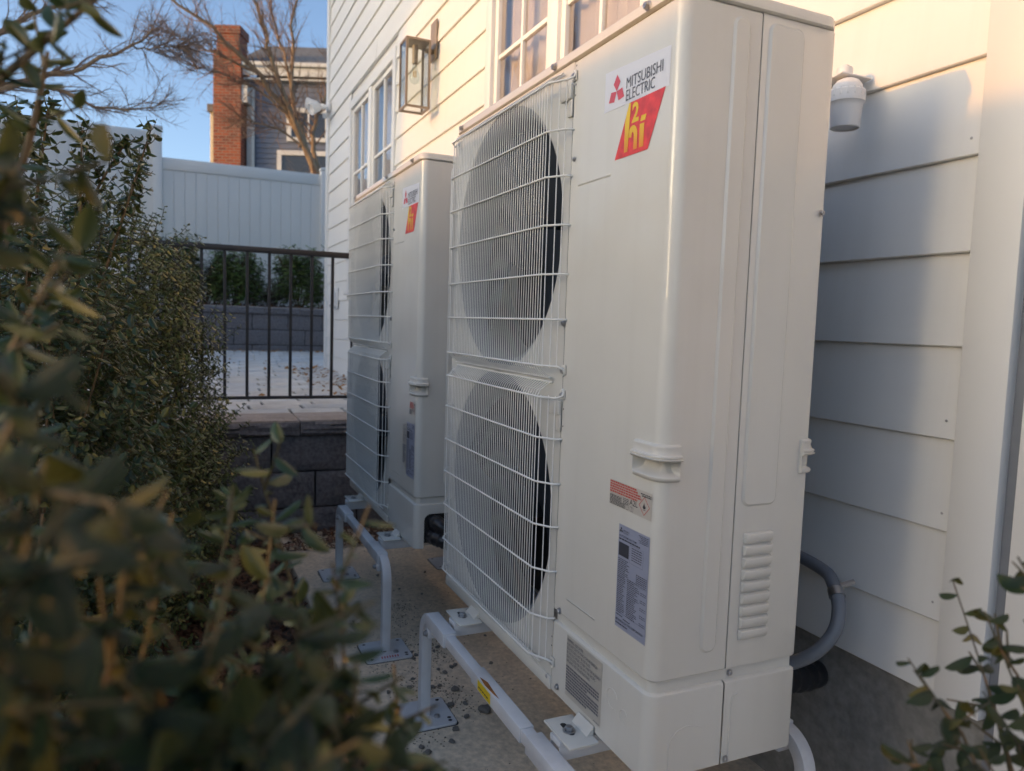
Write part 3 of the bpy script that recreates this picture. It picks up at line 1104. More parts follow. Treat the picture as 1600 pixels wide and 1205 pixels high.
    lb = MB().quad((-.2315, yl, 1.183), (-.028, yl, 1.180), (-.027, yl, 1.2435), (-.2315, yl, 1.2555)).build('brand_label', LBL_WHITE, u)
    lo = MB()
    cxl, czl = -.1895, 1.2125
    hgt, wd = .030, .0115

    def rh(a):
        ca, sa = math.cos(R(a)), math.sin(R(a))
        pts = [(0, 0), (wd, hgt/2*1.0), (0, hgt), (-wd, hgt/2)]
        return [(cxl+x*ca-z*sa, yl-.0005, czl+x*sa+z*ca) for x, z in pts]
    for a in (0, 120, 240):
        lo.add(rh(a), [(0, 1, 2, 3)])
    lo.build('emblem', LOGORED, lb)
    link('lettering', text_mesh('MITSUBISHI', .110, .0190, -.1575, 1.2085, yl-.0005, INKGREY, .0), lb)
    link('lettering', text_mesh('ELECTRIC', .0885, .0190, -.1575, 1.1868, yl-.0005, INKGREY, .0), lb)
    link('lettering', text_mesh('MITSUBISHI', .110, .0190, -.1568, 1.2085, yl-.0007, INKGREY), lb)
    link('lettering', text_mesh('ELECTRIC', .0885, .0190, -.1568, 1.1868, yl-.0007, INKGREY), lb)
    hl = MB().quad((-.187, yl-.0002, 1.089), (-.082, yl-.0002, 1.089), (-.0375, yl-.0002, 1.181), (-.1445, yl-.0002, 1.181)).build('efficiency_label', PRINTRED, u)
    ln = MB()
    yy = yl-.0006

    def poly(pts):
        ln.add([(x, yy, z) for x, z in pts], [tuple(range(len(pts)))])
    # h: stem, shoulder, leg
    poly([(-.1560, 1.0965), (-.1440, 1.0965), (-.1395, 1.1805), (-.1450, 1.1805), (-.1515, 1.166), (-.1560, 1.150)])
    sh_ = []
    for i in range(9):
        a = R(180-180*i/8)
        sh_.append((-.1300+.0150*math.cos(a), 1.121+.0185*math.sin(a)))
    si_ = [(-.1300+.0040*math.cos(R(180-180*i/8)), 1.119+.0090*math.sin(R(180-180*i/8))) for i in range(9)]
    for i in range(8):
        poly([sh_[i], si_[i], si_[i+1], sh_[i+1]])
    poly([(-.1260, 1.0965), (-.1150, 1.0965), (-.1150, 1.1211), (-.1260, 1.1191)])
    # i
    poly([(-.1085, 1.0965), (-.0950, 1.0965), (-.0950, 1.1365), (-.1085, 1.1365)])
    poly([(-.1075, 1.1405), (-.0925, 1.1405), (-.0895, 1.1500), (-.1045, 1.1500)])
    ln.build('lettering', PRINTYEL, hl)
    link('lettering', text_mesh('2', .0215, .0345, -.1345, 1.1435, yy, PRINTYEL, .030), hl)
    # refrigerant label
    al = MB().quad((-.1535, yl, .460), (-.0185, yl, .459), (-.0185, yl, .506), (-.1535, yl, .506)).build('refrigerant_label', LBL_BEIGE, u)
    yt = yl-.0005
    rr = MB()
    rr2 = MB()
    rl = random.Random(3)

    def dashes(mb, xa, xb, z, h):
        x = xa
        while x < xb:
            w_ = rl.uniform(.0025, .008)
            mb.quad((x, yt, z), (min(x+w_, xb), yt, z), (min(x+w_, xb), yt, z+h), (x, yt, z+h))
            x += w_+.0011
    for i in range(5):
        dashes(rr, -.1515, [-.066, -.062, -.053, -.050, -.062][i] if i < 5 else -.06, .5015-i*.0045, .0030)
    for i in range(8):
        dashes(rr2, -.1515, -.112 if i < 4 else -.100, .4775-i*.0023, .0014)
    for i in range(4):
        dashes(rr2, -.107, -.088, .4790-i*.0028, .0013)
    dashes(rr2, -.052, -.021, .4995, .0018)
    dashes(rr2, -.048, -.021, .4960, .0022)
    for x in (-.098, -.084):
        for (xa, xb, za, zb) in ((x, x+.010, .4615, .462), (x, x+.010, .4692, .4697), (x, x+.0005, .4615, .4697), (x+.0095, x+.010, .4615, .4697), (x+.0047, x+.0052, .462, .4695)):
            rr2.quad((xa, yt, za), (xb, yt, za), (xb, yt, zb), (xa, yt, zb))
    rr.build('small_print', INKRED, al)
    rr2.build('small_print', INK, al)
    link('lettering', text_mesh('A2L', .0255, .0105, -.086, .4725, yt, INK), al)
    dm = MB()
    dc = (-.0405, .4800)
    for i in range(4):
        a, b = R(90*i), R(90*i+90)
        pa = (dc[0]+.0165*math.cos(a), dc[1]+.0165*math.sin(a))
        pb = (dc[0]+.0165*math.cos(b), dc[1]+.0165*math.sin(b))
        qa = (dc[0]+.0148*math.cos(a), dc[1]+.0148*math.sin(a))
        qb = (dc[0]+.0148*math.cos(b), dc[1]+.0148*math.sin(b))
        dm.add([(pa[0], yt, pa[1]), (pb[0], yt, pb[1]), (qb[0], yt, qb[1]), (qa[0], yt, qa[1])], [(0, 1, 2, 3)])
    dm.build('hazard_diamond', INKRED, al)
    fm = MB()
    fm.add([(dc[0]+x*.001, yt, dc[1]+z*.001) for x, z in ((-3.2, -4.6), (3.0, -4.6), (4.4, -2), (3.2, 1.2), (1.8, -.4), (1.0, 3.2), (-.8, 6.4), (-1.4, 2.6), (-3.4, .4), (-4.2, -2.4))], [(0, 1, 2, 3, 4, 5, 6, 7, 8, 9)])
    fm.quad((dc[0]-.004, yt, dc[1]-.0068), (dc[0]+.004, yt, dc[1]-.0068), (dc[0]+.004, yt, dc[1]-.0060), (dc[0]-.004, yt, dc[1]-.0060))
    fm.build('flame_symbol', INK, al)
    # rating plate
    rp = MB().quad((-.1165, yl, .2405), (-.0195, yl, .2405), (-.0195, yl, .431), (-.1165, yl, .431)).build('rating_plate', LBL_GREY, u)
    em = MB()
    cxl, czl, hgt, wd = -.1085, .4205, .0062, .0026
    for a in (0, 120, 240):
        em.add(rh(a), [(0, 1, 2, 3)])
    em.build('emblem', INK, rp)
    link('lettering', text_mesh('MITSUBISHI\nELECTRIC', .0185, .0072, -.1005, .4160, yt, INK, line=.9), rp)
    link('lettering', text_mesh('SPLIT-SYSTEM HEAT PUMP', .056, .0036, -.1135, .4085, yt, INK, .004), rp)
    link('lettering', text_mesh('MITSUBISHI ELECTRIC CORPORATION', .086, .0042, -.114, .2530, yt, INK, .01), rp)
    sm = MB()
    for i in range(5):
        dashes(sm, -.052+.003*i % .009, -.0225, .4255-i*.0030, .0012)
    dashes(sm, -.1135, -.047, .4035, .0026)
    BK = [(-.1135, -.080, .3740, .3985)]
    for i in range(30):
        z = .3675-i*.0034
        if i < 9:
            dashes(sm, -.1135, -.082+rl.uniform(-.008, .006), z, .0015)
            if i > 3:
                dashes(sm, -.055, -.0225, z, .0015)
        else:
            dashes(sm, -.1135, -.092+rl.uniform(-.006, .006), z, .0015)
            dashes(sm, -.082, -.052+rl.uniform(-.008, .010), z, .0015)
            if i % 4 < 2:
                dashes(sm, -.040, -.0225, z, .0012)
    for i in range(6):
        dashes(sm, -.074+.002, -.040, .3965-i*.0042, .0016)
    for (xa, xb, za, zb) in ((-.0785, -.0360, .3690, .3693), (-.0785, -.0360, .4012, .4015), (-.0785, -.0782, .3690, .4015), (-.0363, -.0360, .3690, .4015), (-.114, -.022, .2690, .2694), (-.114, -.022, .3350, .3353)):
        sm.quad((xa, yt, za), (xb, yt, za), (xb, yt, zb), (xa, yt, zb))
    dashes(sm, -.114, -.075, .2475, .0022)
    dashes(sm, -.114, -.092, .2635, .0020)
    dashes(sm, -.090, -.068, .2600, .0020)
    sm.build('small_print', INK, rp)
    MB().quad((-.1135, yt, .374), (-.081, yt, .374), (-.081, yt, .3985), (-.1135, yt, .3985)).build('black_panel', INK, rp)
    # warning sticker
    wl = MB().quad((-.293, yl, .0225), (-.1515, yl, .0225), (-.1515, yl, .1500), (-.293, yl, .1500)).build('warning_sticker', LBL_WARN, u)
    tx = 'WARNING - RISK OF FIRE.\nAUXILIARY DEVICES WHICH CAN BE IGNITION\nSOURCES SHALL NOT BE INSTALLED\nIN THE DUCTWORK, OTHER THAN THE AUXILIARY\nDEVICES LISTED FOR USE WITH THE SPECIFIC\nAPPLIANCE. SEE THE INSTRUCTIONS.'
    link('lettering', text_mesh(tx, .134, .050, -.2905, .0945, yt, INKGREY, .0, line=1.0), wl)
    sm2 = MB()
    for i in range(9):
        dashes(sm2, -.2905, -.160 if i not in (3, 8) else -.205, .0835-i*.0062, .0040)
    dashes(sm2, -.176, -.154, .0255, .0016)
    sm2.build('small_print', INKGREY, wl)
    if far:     # the far unit carries narrower stickers beside its rating plate
        wl.scale = (.304, 1, 1.216)
        wl.location = (-.0759, 0, .2376)
        al.scale = (.48, 1, 1)
        al.location = (-.0111, 0, 0)
    return u


near_unit = build_unit(0.0, False)
far_unit = build_unit(-1.39, True)


# ================================================================== stands
def build_stand(ox, xl, xr, label, yellow):
    s = thing('unit_stand', label, 'stand', (ox, 0, GZ), 0, 'bent tube stands under the heat pumps')
    H0 = -GZ
    for yi, yb in enumerate((-.092, .422)):
        for (x, sg) in ((xl, 1), (xr, -1)):
            rad = .062
            pts = [(x, yb, .006), (x, yb, .12), (x, yb, H0-.040-rad)]
            for i in range(1, 10):
                a = R(90*i/9)
                pts.append((x+sg*(rad-rad*math.cos(a)), yb, H0-.040-rad+rad*math.sin(a)))
            pts.append((x+sg*(rad+.05), yb, H0-.040))
            lg = MB().tube(pts, .0148, prof=SQ, up=(0, 1, 0)).build('leg', STAND, s)
            pl = MB()
            A = rrect(x-.078, x+.078, yb-.078, yb+.078, .012)
            k = len(A)
            B = rrect(x-.0765, x+.0765, yb-.0765, yb+.0765, .011)
            pl.add([(p[0], p[1], .0005) for p in A]+[(p[0], p[1], .005) for p in A]+[(p[0], p[1], .0065) for p in B], [(i, (i+1) % k, k+(i+1) % k, k+i) for i in range(k)]+[(k+i, k+(i+1) % k, 2*k+(i+1) % k, 2*k+i) for i in range(k)]+[tuple(range(2*k, 3*k))])
            fpl = pl.build('foot_plate', STAND, s)
            MB().add([(p[0], p[1], -.0008) for p in rrect(x-.082, x+.082, yb-.082, yb+.082, .014)]+[(p[0], p[1], .0004) for p in rrect(x-.082, x+.082, yb-.082, yb+.082, .014)], [(i, (i+1) % k, k+(i+1) % k, k+i) for i in range(k)]+[tuple(range(k, 2*k))]).build('rubber_mat', RUBBER, fpl)
            for (dx, dy) in ((-.06, -.06), (.06, -.06), (-.06, .06), (.06, .06), (.045, .062)):
                MB().disc(.0058, (x+dx, yb+dy, .0069), 'z', 12).build('bolt_hole', RUBBER, fpl)
            bo = MB().lathe([(.009, .0065), (.009, .012), (.006, .0135), (.0003, .0135)], (x+.03, yb+.03, 0), 'z', 6)
            bo.build('bolt', STEEL, fpl)
            # clamp sleeve at the bend
            xa, xb_ = sorted((x+sg*.055, x+sg*.205))
            MB().rbox(xa, xb_, yb-.0185, yb+.0185, H0-.0590, H0-.0215, .002).build('sleeve', STAND, s)
            MB().rbox(x+sg*.055 if sg > 0 else x-.085, x+sg*.085 if sg > 0 else x-.055, yb-.0195, yb+.0195, H0-.085, H0-.060, .004).build('clamp_tab', STAND, s)
            b2 = MB().lathe([(.009, 0), (.009, -.004), (.0065, -.005)], (x+sg*.072, yb-.0195, H0-.072), 'y', 14).lathe([(.0065, -.005), (.0065, -.010), (.0003, -.0105)], (x+sg*.072, yb-.0195, H0-.072), 'y', 6)
            b2.build('bolt', STEEL, s)
        MB().tube([(xl+.15, yb, H0-.041), (xr-.15, yb, H0-.041)], .0130, prof=SQ, up=(0, 1, 0)).build('crossbar', STAND, s)
        xm = (xl+xr)/2
        so_ = MB().rbox(xm-.055, xm+.22, yb-.0160, yb+.0160, H0-.0570, H0-.0250, .002).build('sleeve', STAND, s)
        if yellow and yi == 0:
            MB().box(xm-.01, xm+.065, yb-.0167, yb-.0163, H0-.053, H0-.030).build('sticker', YELLOW, so_)
            dd = MB()
            for i in range(5):
                dd.box(xm-.004+i*.012, xm+.004+i*.012, yb-.0172, yb-.0169, H0-.046, H0-.043)
            dd.build('small_print', INK, so_)
            MB().add([(xm+.0+a, yb+b, H0-.0246) for a, b in ((-.01, -.012), (.03, -.016), (.075, -.013), (.10, -.009), (.06, -.007), (.02, -.004))], [(0, 1, 2, 3, 4, 5)]).build('rust_mark', RUST, so_)
    for x in (-.80, -.20):
        ch = MB()
        ch.rbox(x-.0205, x+.0205, -.0712, .4012, H0-.0190, H0-.0075, .002)
        ch.rbox(x-.0205, x-.0165, -.070, .400, H0-.046, H0-.0185, .001)
        ch.rbox(x+.0165, x+.0205, -.070, .400, H0-.046, H0-.0185, .001)
        ch.build('strut_channel', STAND, s)
        # vibration mount under the rear
    return s


st1 = build_stand(0, -.955, -.045, 'white bent tube stand with yellow sticker under the near heat pump', True)
st2 = build_stand(-1.39, -.83, -.01, 'white bent tube stand under the far heat pump by the block wall', False)
# white leaflet sticker on far stand foot
lf = MB().quad((-1.352, -.125, GZ+.0075), (-1.325, -.1275, GZ+.0075), (-1.330, -.055, GZ+.0075), (-1.357, -.0525, GZ+.0075)).build('paper_tag', LBL_WHITE, None)
tag(lf, 'small white paper tag lying on the far stand foot plate', 'tag')
dd = MB()
for i in range(7):
    dd.quad((-1.349+.0008*i*0, -.118+i*.009, GZ+.0079), (-1.333, -.120+i*.009, GZ+.0079), (-1.333, -.1155+i*.009, GZ+.0079), (-1.349, -.1135+i*.009, GZ+.0079))
dd.build('small_print', INKRED, lf)

# ================================================================== conduit and pipes
cd = thing('conduit', 'grey flexible conduit looping from the wall to the near heat pump', 'conduit', (0, 0, 0))
path = [(-.50, .60, .275), (-.30, .585, .272), (-.17, .57, .265), (-.12, .55, .25), (-.085, .53, .215), (-.075, .51, .17), (-.09, .48, .125), (-.125, .45, .09), (-.17, .41, .068), (-.24, .36, .06), (-.30, .33, .06)]
Pn = np.array(path)
tt = np.linspace(0, len(Pn)-1, 60)
cr = []
for q in tt:
    i = int(min(max(math.floor(q), 0), len(Pn)-2))
    f_ = q-i
    p0, p1, p2, p3 = Pn[max(i-1, 0)], Pn[i], Pn[i+1], Pn[min(i+2, len(Pn)-1)]
    cr.append(.5*((2*p1)+(-p0+p2)*f_+(2*p0-5*p1+4*p2-p3)*f_**2+(-p0+3*p1-3*p2+p3)*f_**3))
MB().tube(cr, .0140, 16).build('hose', GREYPVC, cd)
ci = 22
cs_ = MB()
c0, c1 = np.array(cr[19]), np.array(cr[21])
cs_.tube([c0, c1], .0168, 16)
cs_.tube([(c0+c1)/2+np.array([0, .01, .015]), (c0+c1)/2+np.array([.010, .038, .024])], .006, 6)
cs_.tube([(c0+c1)/2+np.array([0, 0, -.02]), (c0+c1)/2+np.array([0, -.004, -.042])], .004, 6)
cs_.build('strap_clamp', STEEL, cd)


def pipe_bundle(label, paths, rad):
    t_ = thing('pipe_bundle', label, 'pipes', tuple(paths[0][0]))
    base = np.array(paths[0][0])
    for p in paths:
        Pn = np.array(p)-base
        k = len(Pn)
        pts, rr = [], []
        for q in np.linspace(0, k-1, 70):
            i = int(min(math.floor(q), k-2))
            f_ = q-i
            p0, p1, p2, p3 = Pn[max(i-1, 0)], Pn[i], Pn[i+1], Pn[min(i+2, k-1)]
            pts.append(.5*((2*p1)+(-p0+p2)*f_+(2*p0-5*p1+4*p2-p3)*f_**2+(-p0+3*p1-3*p2+p3)*f_**3))
            rr.append(rad*(1+.05*math.sin(q*22)+.03*random.random()))
        MB().tube(pts, rr, 14).build('insulated_pipe', TAPE, t_)
    return t_


pipe_bundle('black taped refrigerant pipes leaving the far heat pump corner', [
    [(-1.52, .10, .085), (-1.42, .075, .092), (-1.365, .085, .085), (-1.345, .15, .055), (-1.345, .28, .04), (-1.36, .45, .02), (-1.38, .66, .0)],
    [(-1.52, .08, .035), (-1.42, .065, .042), (-1.362, .08, .04), (-1.340, .14, .022), (-1.345, .27, -.0), (-1.36, .45, -.02), (-1.38, .66, -.03)]], .027)
pipe_bundle('black insulated pipe behind the near heat pump below the grey conduit', [[(-.34, .34, .05), (-.24, .39, .040), (-.196, .45, .025), (-.21, .56, .0), (-.26, .70, -.03)]], .032)

# ================================================================== retaining wall
PZ = 0.245


def block_mesh(l, h, d, seed, rough=.008):
    r = random.Random(seed)
    bm = bmesh.new()
    bmesh.ops.create_cube(bm, size=1)
    for v in bm.verts:
        v.co = (v.co.x*d, v.co.y*l, v.co.z*h)
    fr = [f for f in bm.faces if f.normal.x > .9]
    ed = [e for e in fr[0].edges]
    bmesh.ops.subdivide_edges(bm, edges=ed, cuts=5, use_grid_fill=True)
    for v in bm.verts:
        if v.co.x > d/2-1e-5:
            e = abs(v.co.y) > l/2-1e-4 or abs(v.co.z) > h/2-1e-4
            v.co.x += r.uniform(-rough, rough) if not e else -rough*1.1+r.uniform(-.002, .002)
            if e:
                v.co.y += r.uniform(-.0025, .0012)*(1 if v.co.y > 0 else -1)
                v.co.z += r.uniform(-.0025, .0012)*(1 if v.co.z > 0 else -1)
    mb = MB()
    bm.verts.index_update()
    mb.add([v.co[:] for v in bm.verts], [[v.index for v in f.verts] for f in bm.faces])
    bm.free()
    return mb.mesh('block', BLOCK, 25)


def block_wall(name, label, x, y0, y1, ztop, rows, L, h, caph, capd, nv=6, capx=0.03):
    t_ = thing(name, label, 'block wall', (x, (y0+y1)/2, ztop-caph-rows*h))
    bl = [block_mesh(L-.009, h-.007, .25, i) for i in range(nv)]
    cp = []
    for i in range(3):
        me = MB().rbox(-capd/2, capd/2, -L/2+.002, L/2-.002, -caph/2+.001, caph/2, .006).mesh('cap_stone', BLOCKCAP)
        cp.append(me)
    cb = [block_mesh(L-.005, caph-.012, .05, 50+i, .010) for i in range(4)]
    zb = 0
    ym = (y0+y1)/2
    for r in range(rows):
        off = (r % 2)*L/2
        y = y0-off
        while y < y1-.02:
            o = link('block', random.choice(bl), t_)
            o.location = (-.125, y+L/2-ym, zb+r*h+h/2)
            y += L
    y = y0-.31
    while y < y1-.02:
        o = link('cap_stone', random.choice(cp), t_)
        o.location = (capx-capd/2-.012, y+L/2-ym, zb+rows*h+caph/2+.001)
        c = link('cap_face', random.choice(cb), o)
        c.location = (capd/2-.012, 0, -.004)
        y += L
    return t_


block_wall('retaining_wall', 'charcoal split block retaining wall with tan caps below the railing', -2.965, -3.0, 0.62, PZ, 3, .450, .195, .082, .33)
struct(MB().box(-9.9, -3.25, -6, 8, -.42, PZ-.05).build('patio_base', JOINT))

# ================================================================== patio pavers
patio = MB().box(-9.9, -3.262, -6, 3.0, PZ-.052, PZ-.012).build('patio', JOINT)
struct(patio)
SLOPE = 0.010
PL, PW = .305, .205
rest_v, rest_f = [], []
pm = []
for i in range(6):
    mm = MB().rbox(-PW/2+.004, PW/2-.004, -PL/2+.009, PL/2-.009, -.04, 0, .005, 1).mesh('paver', (PAVER, PAVER2, PAVER3)[i % 3])
    pm.append(mm)
base_mesh = pm[0]
bv = np.array([v.co[:] for v in base_mesh.vertices])
cnt = 0
rest = MB()
row = 0
x = -3.33-PW/2+.06
while x > -9.75:
    off = (row % 2)*PL*.5+((row*37) % 5)*.03
    y = -3.2-off
    while y < 3.0:
        yc = y+PL/2
        z = PZ+max(0, (-x-4.0))*SLOPE+random.uniform(-.0015, .0015)
        if x > -6.75 and yc > .76:
            pass
        else:
            dpt = 1-x
            pxl = 281+1155*(yc+.726)/dpt
            if yc > -.95 and yc < 1.25 and pxl > 285 and pxl < 620 and cnt < 300:
                o = link('paver', random.choice(pm), patio)
                o.location = (x, yc, z)
                o.rotation_euler = (random.uniform(-.004, .004), SLOPE+random.uniform(-.004, .004), random.uniform(-.006, .006))
                cnt += 1
            else:
                rest.rbox(x-PW/2+.003, x+PW/2-.003, yc-PL/2+.003, yc+PL/2-.003, z-.04, z, .004, 1)
        y += PL
    x -= PW
    row += 1
stuff(rest.build('distant_pavers', PAVER, patio))
chips(110, (-6.7, -4.1), (.2, .62), lambda x, y: PZ+np.maximum(0, -x-4)*SLOPE+rng.uniform(.002, .012, len(x)), 0.032, DEADLEAF, 'fallen_leaves', 'orange brown fallen leaves drifted along the house on the patio', 'leaves', 0.35, True)
chips(26, (-8.5, -3.6), (-.5, .6), lambda x, y: PZ+np.maximum(0, -x-4)*SLOPE+.004, 0.022, DEADLEAF, 'scattered_leaves', 'tiny dry leaves scattered over the pale patio', 'leaves', 0.3, True)
chips(120, (-9.68, -9.3), (-.9, 1.6), lambda x, y: PZ+.056+rng.uniform(.0, .01, len(x)), 0.028, DEADLEAF, 'wall_leaves', 'dry leaves along the foot of the planter wall', 'leaves', 0.3, True)

# ================================================================== railing
rl_ = thing('railing', 'black metal railing with square balusters on the patio edge', 'railing', (-3.45, -.3, PZ))
RX = 0
top = 1.158-PZ
for y in (-.745, .60):
    MB().rbox(-.02, .02, y+.3-.02, y+.3+.02, 0, top-.018, .003).build('post', IRON, rl_)
MB().rbox(-.026, .026, -1.3, .92, top-.020, top+.012, .005).build('top_rail', IRON, rl_)
MB().rbox(-.012, .012, -1.3, .90, .060, .078, .002).build('bottom_rail', IRON, rl_)
balm = MB().box(-.008, .008, -.008, .008, .078, top-.020).mesh('baluster', IRON)
for i in range(-5, 10):
    y = -.504+i*.1188
    if abs(y+.745) < .05 or y > .57:
        continue
    o = link('baluster', balm, rl_)
    o.location = (0, y+.3, 0)

# ================================================================== planter wall, fence
PBX = -9.7
block_wall('planter_wall', 'grey block planter wall across the back of the patio', PBX, -3.6, 3.4, .905, 3, .47, .212, .10, .30, 5)
struct(MB().box(-18, PBX-.26, -8, 9, -.42, .86).build('planter_soil', SOIL))
chips(2600, (-11.2, PBX-.27), (-1.6, 2.2), lambda x, y: .865+rng.uniform(0, .05, len(x)), 0.05, MULCHM, 'planter_mulch', 'brown bark mulch in the raised planter bed', 'mulch', 0.5)

fence = thing('fence', 'tall white vinyl privacy fence with stepped top behind the planter', 'fence', (-11.3, 0, .86))
fz = -.86


def fence_bay(y0, y1, ztop):
    n_ = max(1, round((y1-y0)/.152))
    st_ = (y1-y0)/n_
    zt = ztop+fz
    for i in range(n_):
        MB().rbox(-.012, .012, y0+i*st_+.0015, y0+(i+1)*st_-.0015, -.05, zt-.16, .004, 1).build('plank', VINYL, fence)
    MB().box(-.006, -.002, y0, y1, -.05, zt-.1).build('tongue_strip', VINYL, fence)
    MB().rbox(-.028, .028, y0, y1, zt-.17, zt, .005).build('top_rail', VINYL, fence)
    MB().rbox(-.028, .028, y0, y1, .0, .16, .005).build('bottom_rail', VINYL, fence)


def fence_post(y, ztop):
    zt = ztop+fz
    p = MB().rbox(-.065, .065, y-.065, y+.065, -.05, zt, .006).build('post', VINYL, fence)
    MB().rbox(-.078, .078, y-.078, y+.078, zt+.001, zt+.035, .008).add([(-.07, y-.07, zt+.035), (.07, y-.07, zt+.035), (.07, y+.07, zt+.035), (-.07, y+.07, zt+.035), (0, y, zt+.06)], [(0, 1, 4), (1, 2, 4), (2, 3, 4), (3, 0, 4)]).build('post_cap', VINYL, p)


fence_post(-1.04, 3.46)
fence_bay(-.975, 1.32, 3.06)
fence_post(1.385, 3.12)
fence_bay(1.45, 3.75, 3.06)
fence_post(3.815, 3.12)
fence_bay(-3.36, -1.105, 3.42)
fence_post(-3.425, 3.46)
fence_bay(-5.75, -3.49, 3.42)

# ================================================================== foliage
def leaf_shape(nu=4, nv=1, wid=.27, conv=.5, bend=.18, point=0.0):
    """leaf along +X, length 1, normal +Z"""
    V, F = [], []
    for i in range(nu+1):
        u = i/nu
        hw = wid*(math.sin(math.pi*min(u*.97+.03, 1))**.62)*(1-.25*point*u)
        if i == nu:
            hw = .03
        if i == 0:
            hw = .035
        for j in range(-nv, nv+1):
            v = j/nv
            V.append((u, v*hw, -conv*hw*v*v*.9-bend*u*u+.02*(1-abs(v))))
    k = 2*nv+1
    for i in range(nu):
        for j in range(k-1):
            F.append((i*k+j, (i+1)*k+j, (i+1)*k+j+1, i*k+j+1))
    return np.array(V), np.array(F)


LV_S, LF_S = leaf_shape(4, 1, .29, .7, .22)
LV_M, LF_M = leaf_shape(6, 2, .27, .8, .20)
LV_B, LF_B = leaf_shape(9, 2, .245, .75, .16)
LV_L, LF_L = leaf_shape(5, 1, .21, .5, .25, 1)


def frames(D, Nn):
    D = D/np.linalg.norm(D, axis=1)[:, None]
    Y = np.cross(Nn, D)
    Y /= np.linalg.norm(Y, axis=1)[:, None]+1e-9
    Z = np.cross(D, Y)
    return D, Y, Z


def scatter(P, D, Nn, L, LV, LF):
    X, Y, Z = frames(D, Nn)
    W = LV[None, :, 0, None]*X[:, None]+LV[None, :, 1, None]*Y[:, None]+LV[None, :, 2, None]*Z[:, None]
    W = W*L[:, None, None]+P[:, None]
    n_ = len(P)
    F = (LF[None]+(np.arange(n_)*len(LV))[:, None, None]).reshape(-1, LF.shape[1])
    return W.reshape(-1, 3), F


def sprig_leaves(path, L, step, spread=1.0, r=None, start=.12, jitter=.25):
    """leaves spiralling along a 3D path -> arrays P, D, N, L"""
    r = r or rng
    P = np.array(path)
    seg = np.linalg.norm(np.diff(P, axis=0), axis=1)
    cum = np.r_[0, np.cumsum(seg)]
    tot = cum[-1]
    s = start*tot
    out = []
    a = r.uniform(0, 6.28)
    while s <= tot*1.0001:
        i = min(np.searchsorted(cum, s, 'right')-1, len(seg)-1)
        t = P[i+1]-P[i]
        t = t/np.linalg.norm(t)
        p = P[i]+t*(s-cum[i])
        e = np.cross(t, [0, 0, 1.]) if abs(t[2]) < .95 else np.array([1., 0, 0])
        e /= np.linalg.norm(e)
        g = np.cross(t, e)
        rad = math.cos(a)*e+math.sin(a)*g
        k = s/tot
        op = spread*(1.32-.55*max(0, k-.75)*4*.6)
        d = t*math.cos(op)+rad*math.sin(op)+r.normal(0, jitter*.35, 3)
        nn = t*.8-rad*.15+np.array([0, 0, .9])+r.normal(0, jitter*.9, 3)
        l = L*r.uniform(.55, 1.15)*(1 if k < .85 else .8)
        out.append((p, d, nn, l))
        a += 2.4+r.uniform(-.3, .3)
        s += step*r.uniform(.7, 1.3)
    return out


def curve(pts, n_=10):
    P = np.array(pts, float)
    k = len(P)
    o = []
    for q in np.linspace(0, k-1, n_):
        i = int(min(math.floor(q), k-2))
        f_ = q-i
        p0, p1, p2, p3 = P[max(i-1, 0)], P[i], P[i+1], P[min(i+2, k-1)]
        o.append(.5*((2*p1)+(-p0+p2)*f_+(2*p0-5*p1+4*p2-p3)*f_**2+(-p0+3*p1-3*p2+p3)*f_**3))
    return np.array(o)


SINGLE = {}


def single_meshes():
    ms = []
    for i in range(3):
        V, F = leaf_shape(9, 2, (.32, .35, .30)[i], (1.0, 1.15, .8)[i], (.26, .34, .16)[i])
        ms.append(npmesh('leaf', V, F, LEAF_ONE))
    return ms


SLEAF = single_meshes()


def shrub(name, label, base, sprigs, stems, leafL, step, massmat, singles=0, group=None, lv=(LV_S, LF_S), stem_r=.006, sprig_r=.0016, cat='shrub'):
    """sprigs: list of 3D polylines; stems: list of polylines"""
    t_ = thing(name, label, cat, base, 0, group)
    b = np.array(base)
    sm = MB()
    for s_ in stems:
        c = curve(s_, 12)-b
        sm.tube(c, np.linspace(stem_r, stem_r*.35, len(c)), 6)
    sm.build('stem', STEM, t_)
    sg = MB()
    leaves = []
    for s_ in sprigs:
        c = curve(s_, 6)
        sg.tube(c-b, np.linspace(sprig_r, sprig_r*.5, len(c)), 4)
        leaves += sprig_leaves(c, leafL, step)
    stuff(sg.build('twigs', STEMG, t_))
    P = np.array([l[0] for l in leaves])
    D = np.array([l[1] for l in leaves])
    Nn = np.array([l[2] for l in leaves])
    L = np.array([l[3] for l in leaves])
    dist = np.linalg.norm(P-CAMP, axis=1)
    keep = dist > .075
    P, D, Nn, L, dist = P[keep], D[keep], Nn[keep], L[keep], dist[keep]
    # in view?
    d = P-CAMP
    zz = d@_f
    px = 800+FPX*(d@_r)/np.maximum(zz, .01)
    py = 602.5-FPX*(d@_u)/np.maximum(zz, .01)
    vis = (zz > .05) & (px > -60) & (px < 1660) & (py > -60) & (py < 1265)
    order = np.argsort(np.where(vis, dist, 1e3))
    ns = min(singles, int(vis.sum()))
    one = order[:ns]
    rest_ = order[ns:]
    X, Y, Z = frames(D, Nn)
    for i in one:
        o = link('leaf', random.choice(SLEAF), t_)
        m4 = Matrix.Identity(4)
        for c in range(3):
            m4[c][0], m4[c][1], m4[c][2] = X[i][c]*L[i], Y[i][c]*L[i], Z[i][c]*L[i]
            m4[c][3] = P[i][c]-b[c]
        o.matrix_local = m4
    if len(rest_):
        V, F = scatter(P[rest_]-b, D[rest_], Nn[rest_], L[rest_], *lv)
        stuff(link('foliage', npmesh('foliage', V, F, massmat), t_))
    return t_


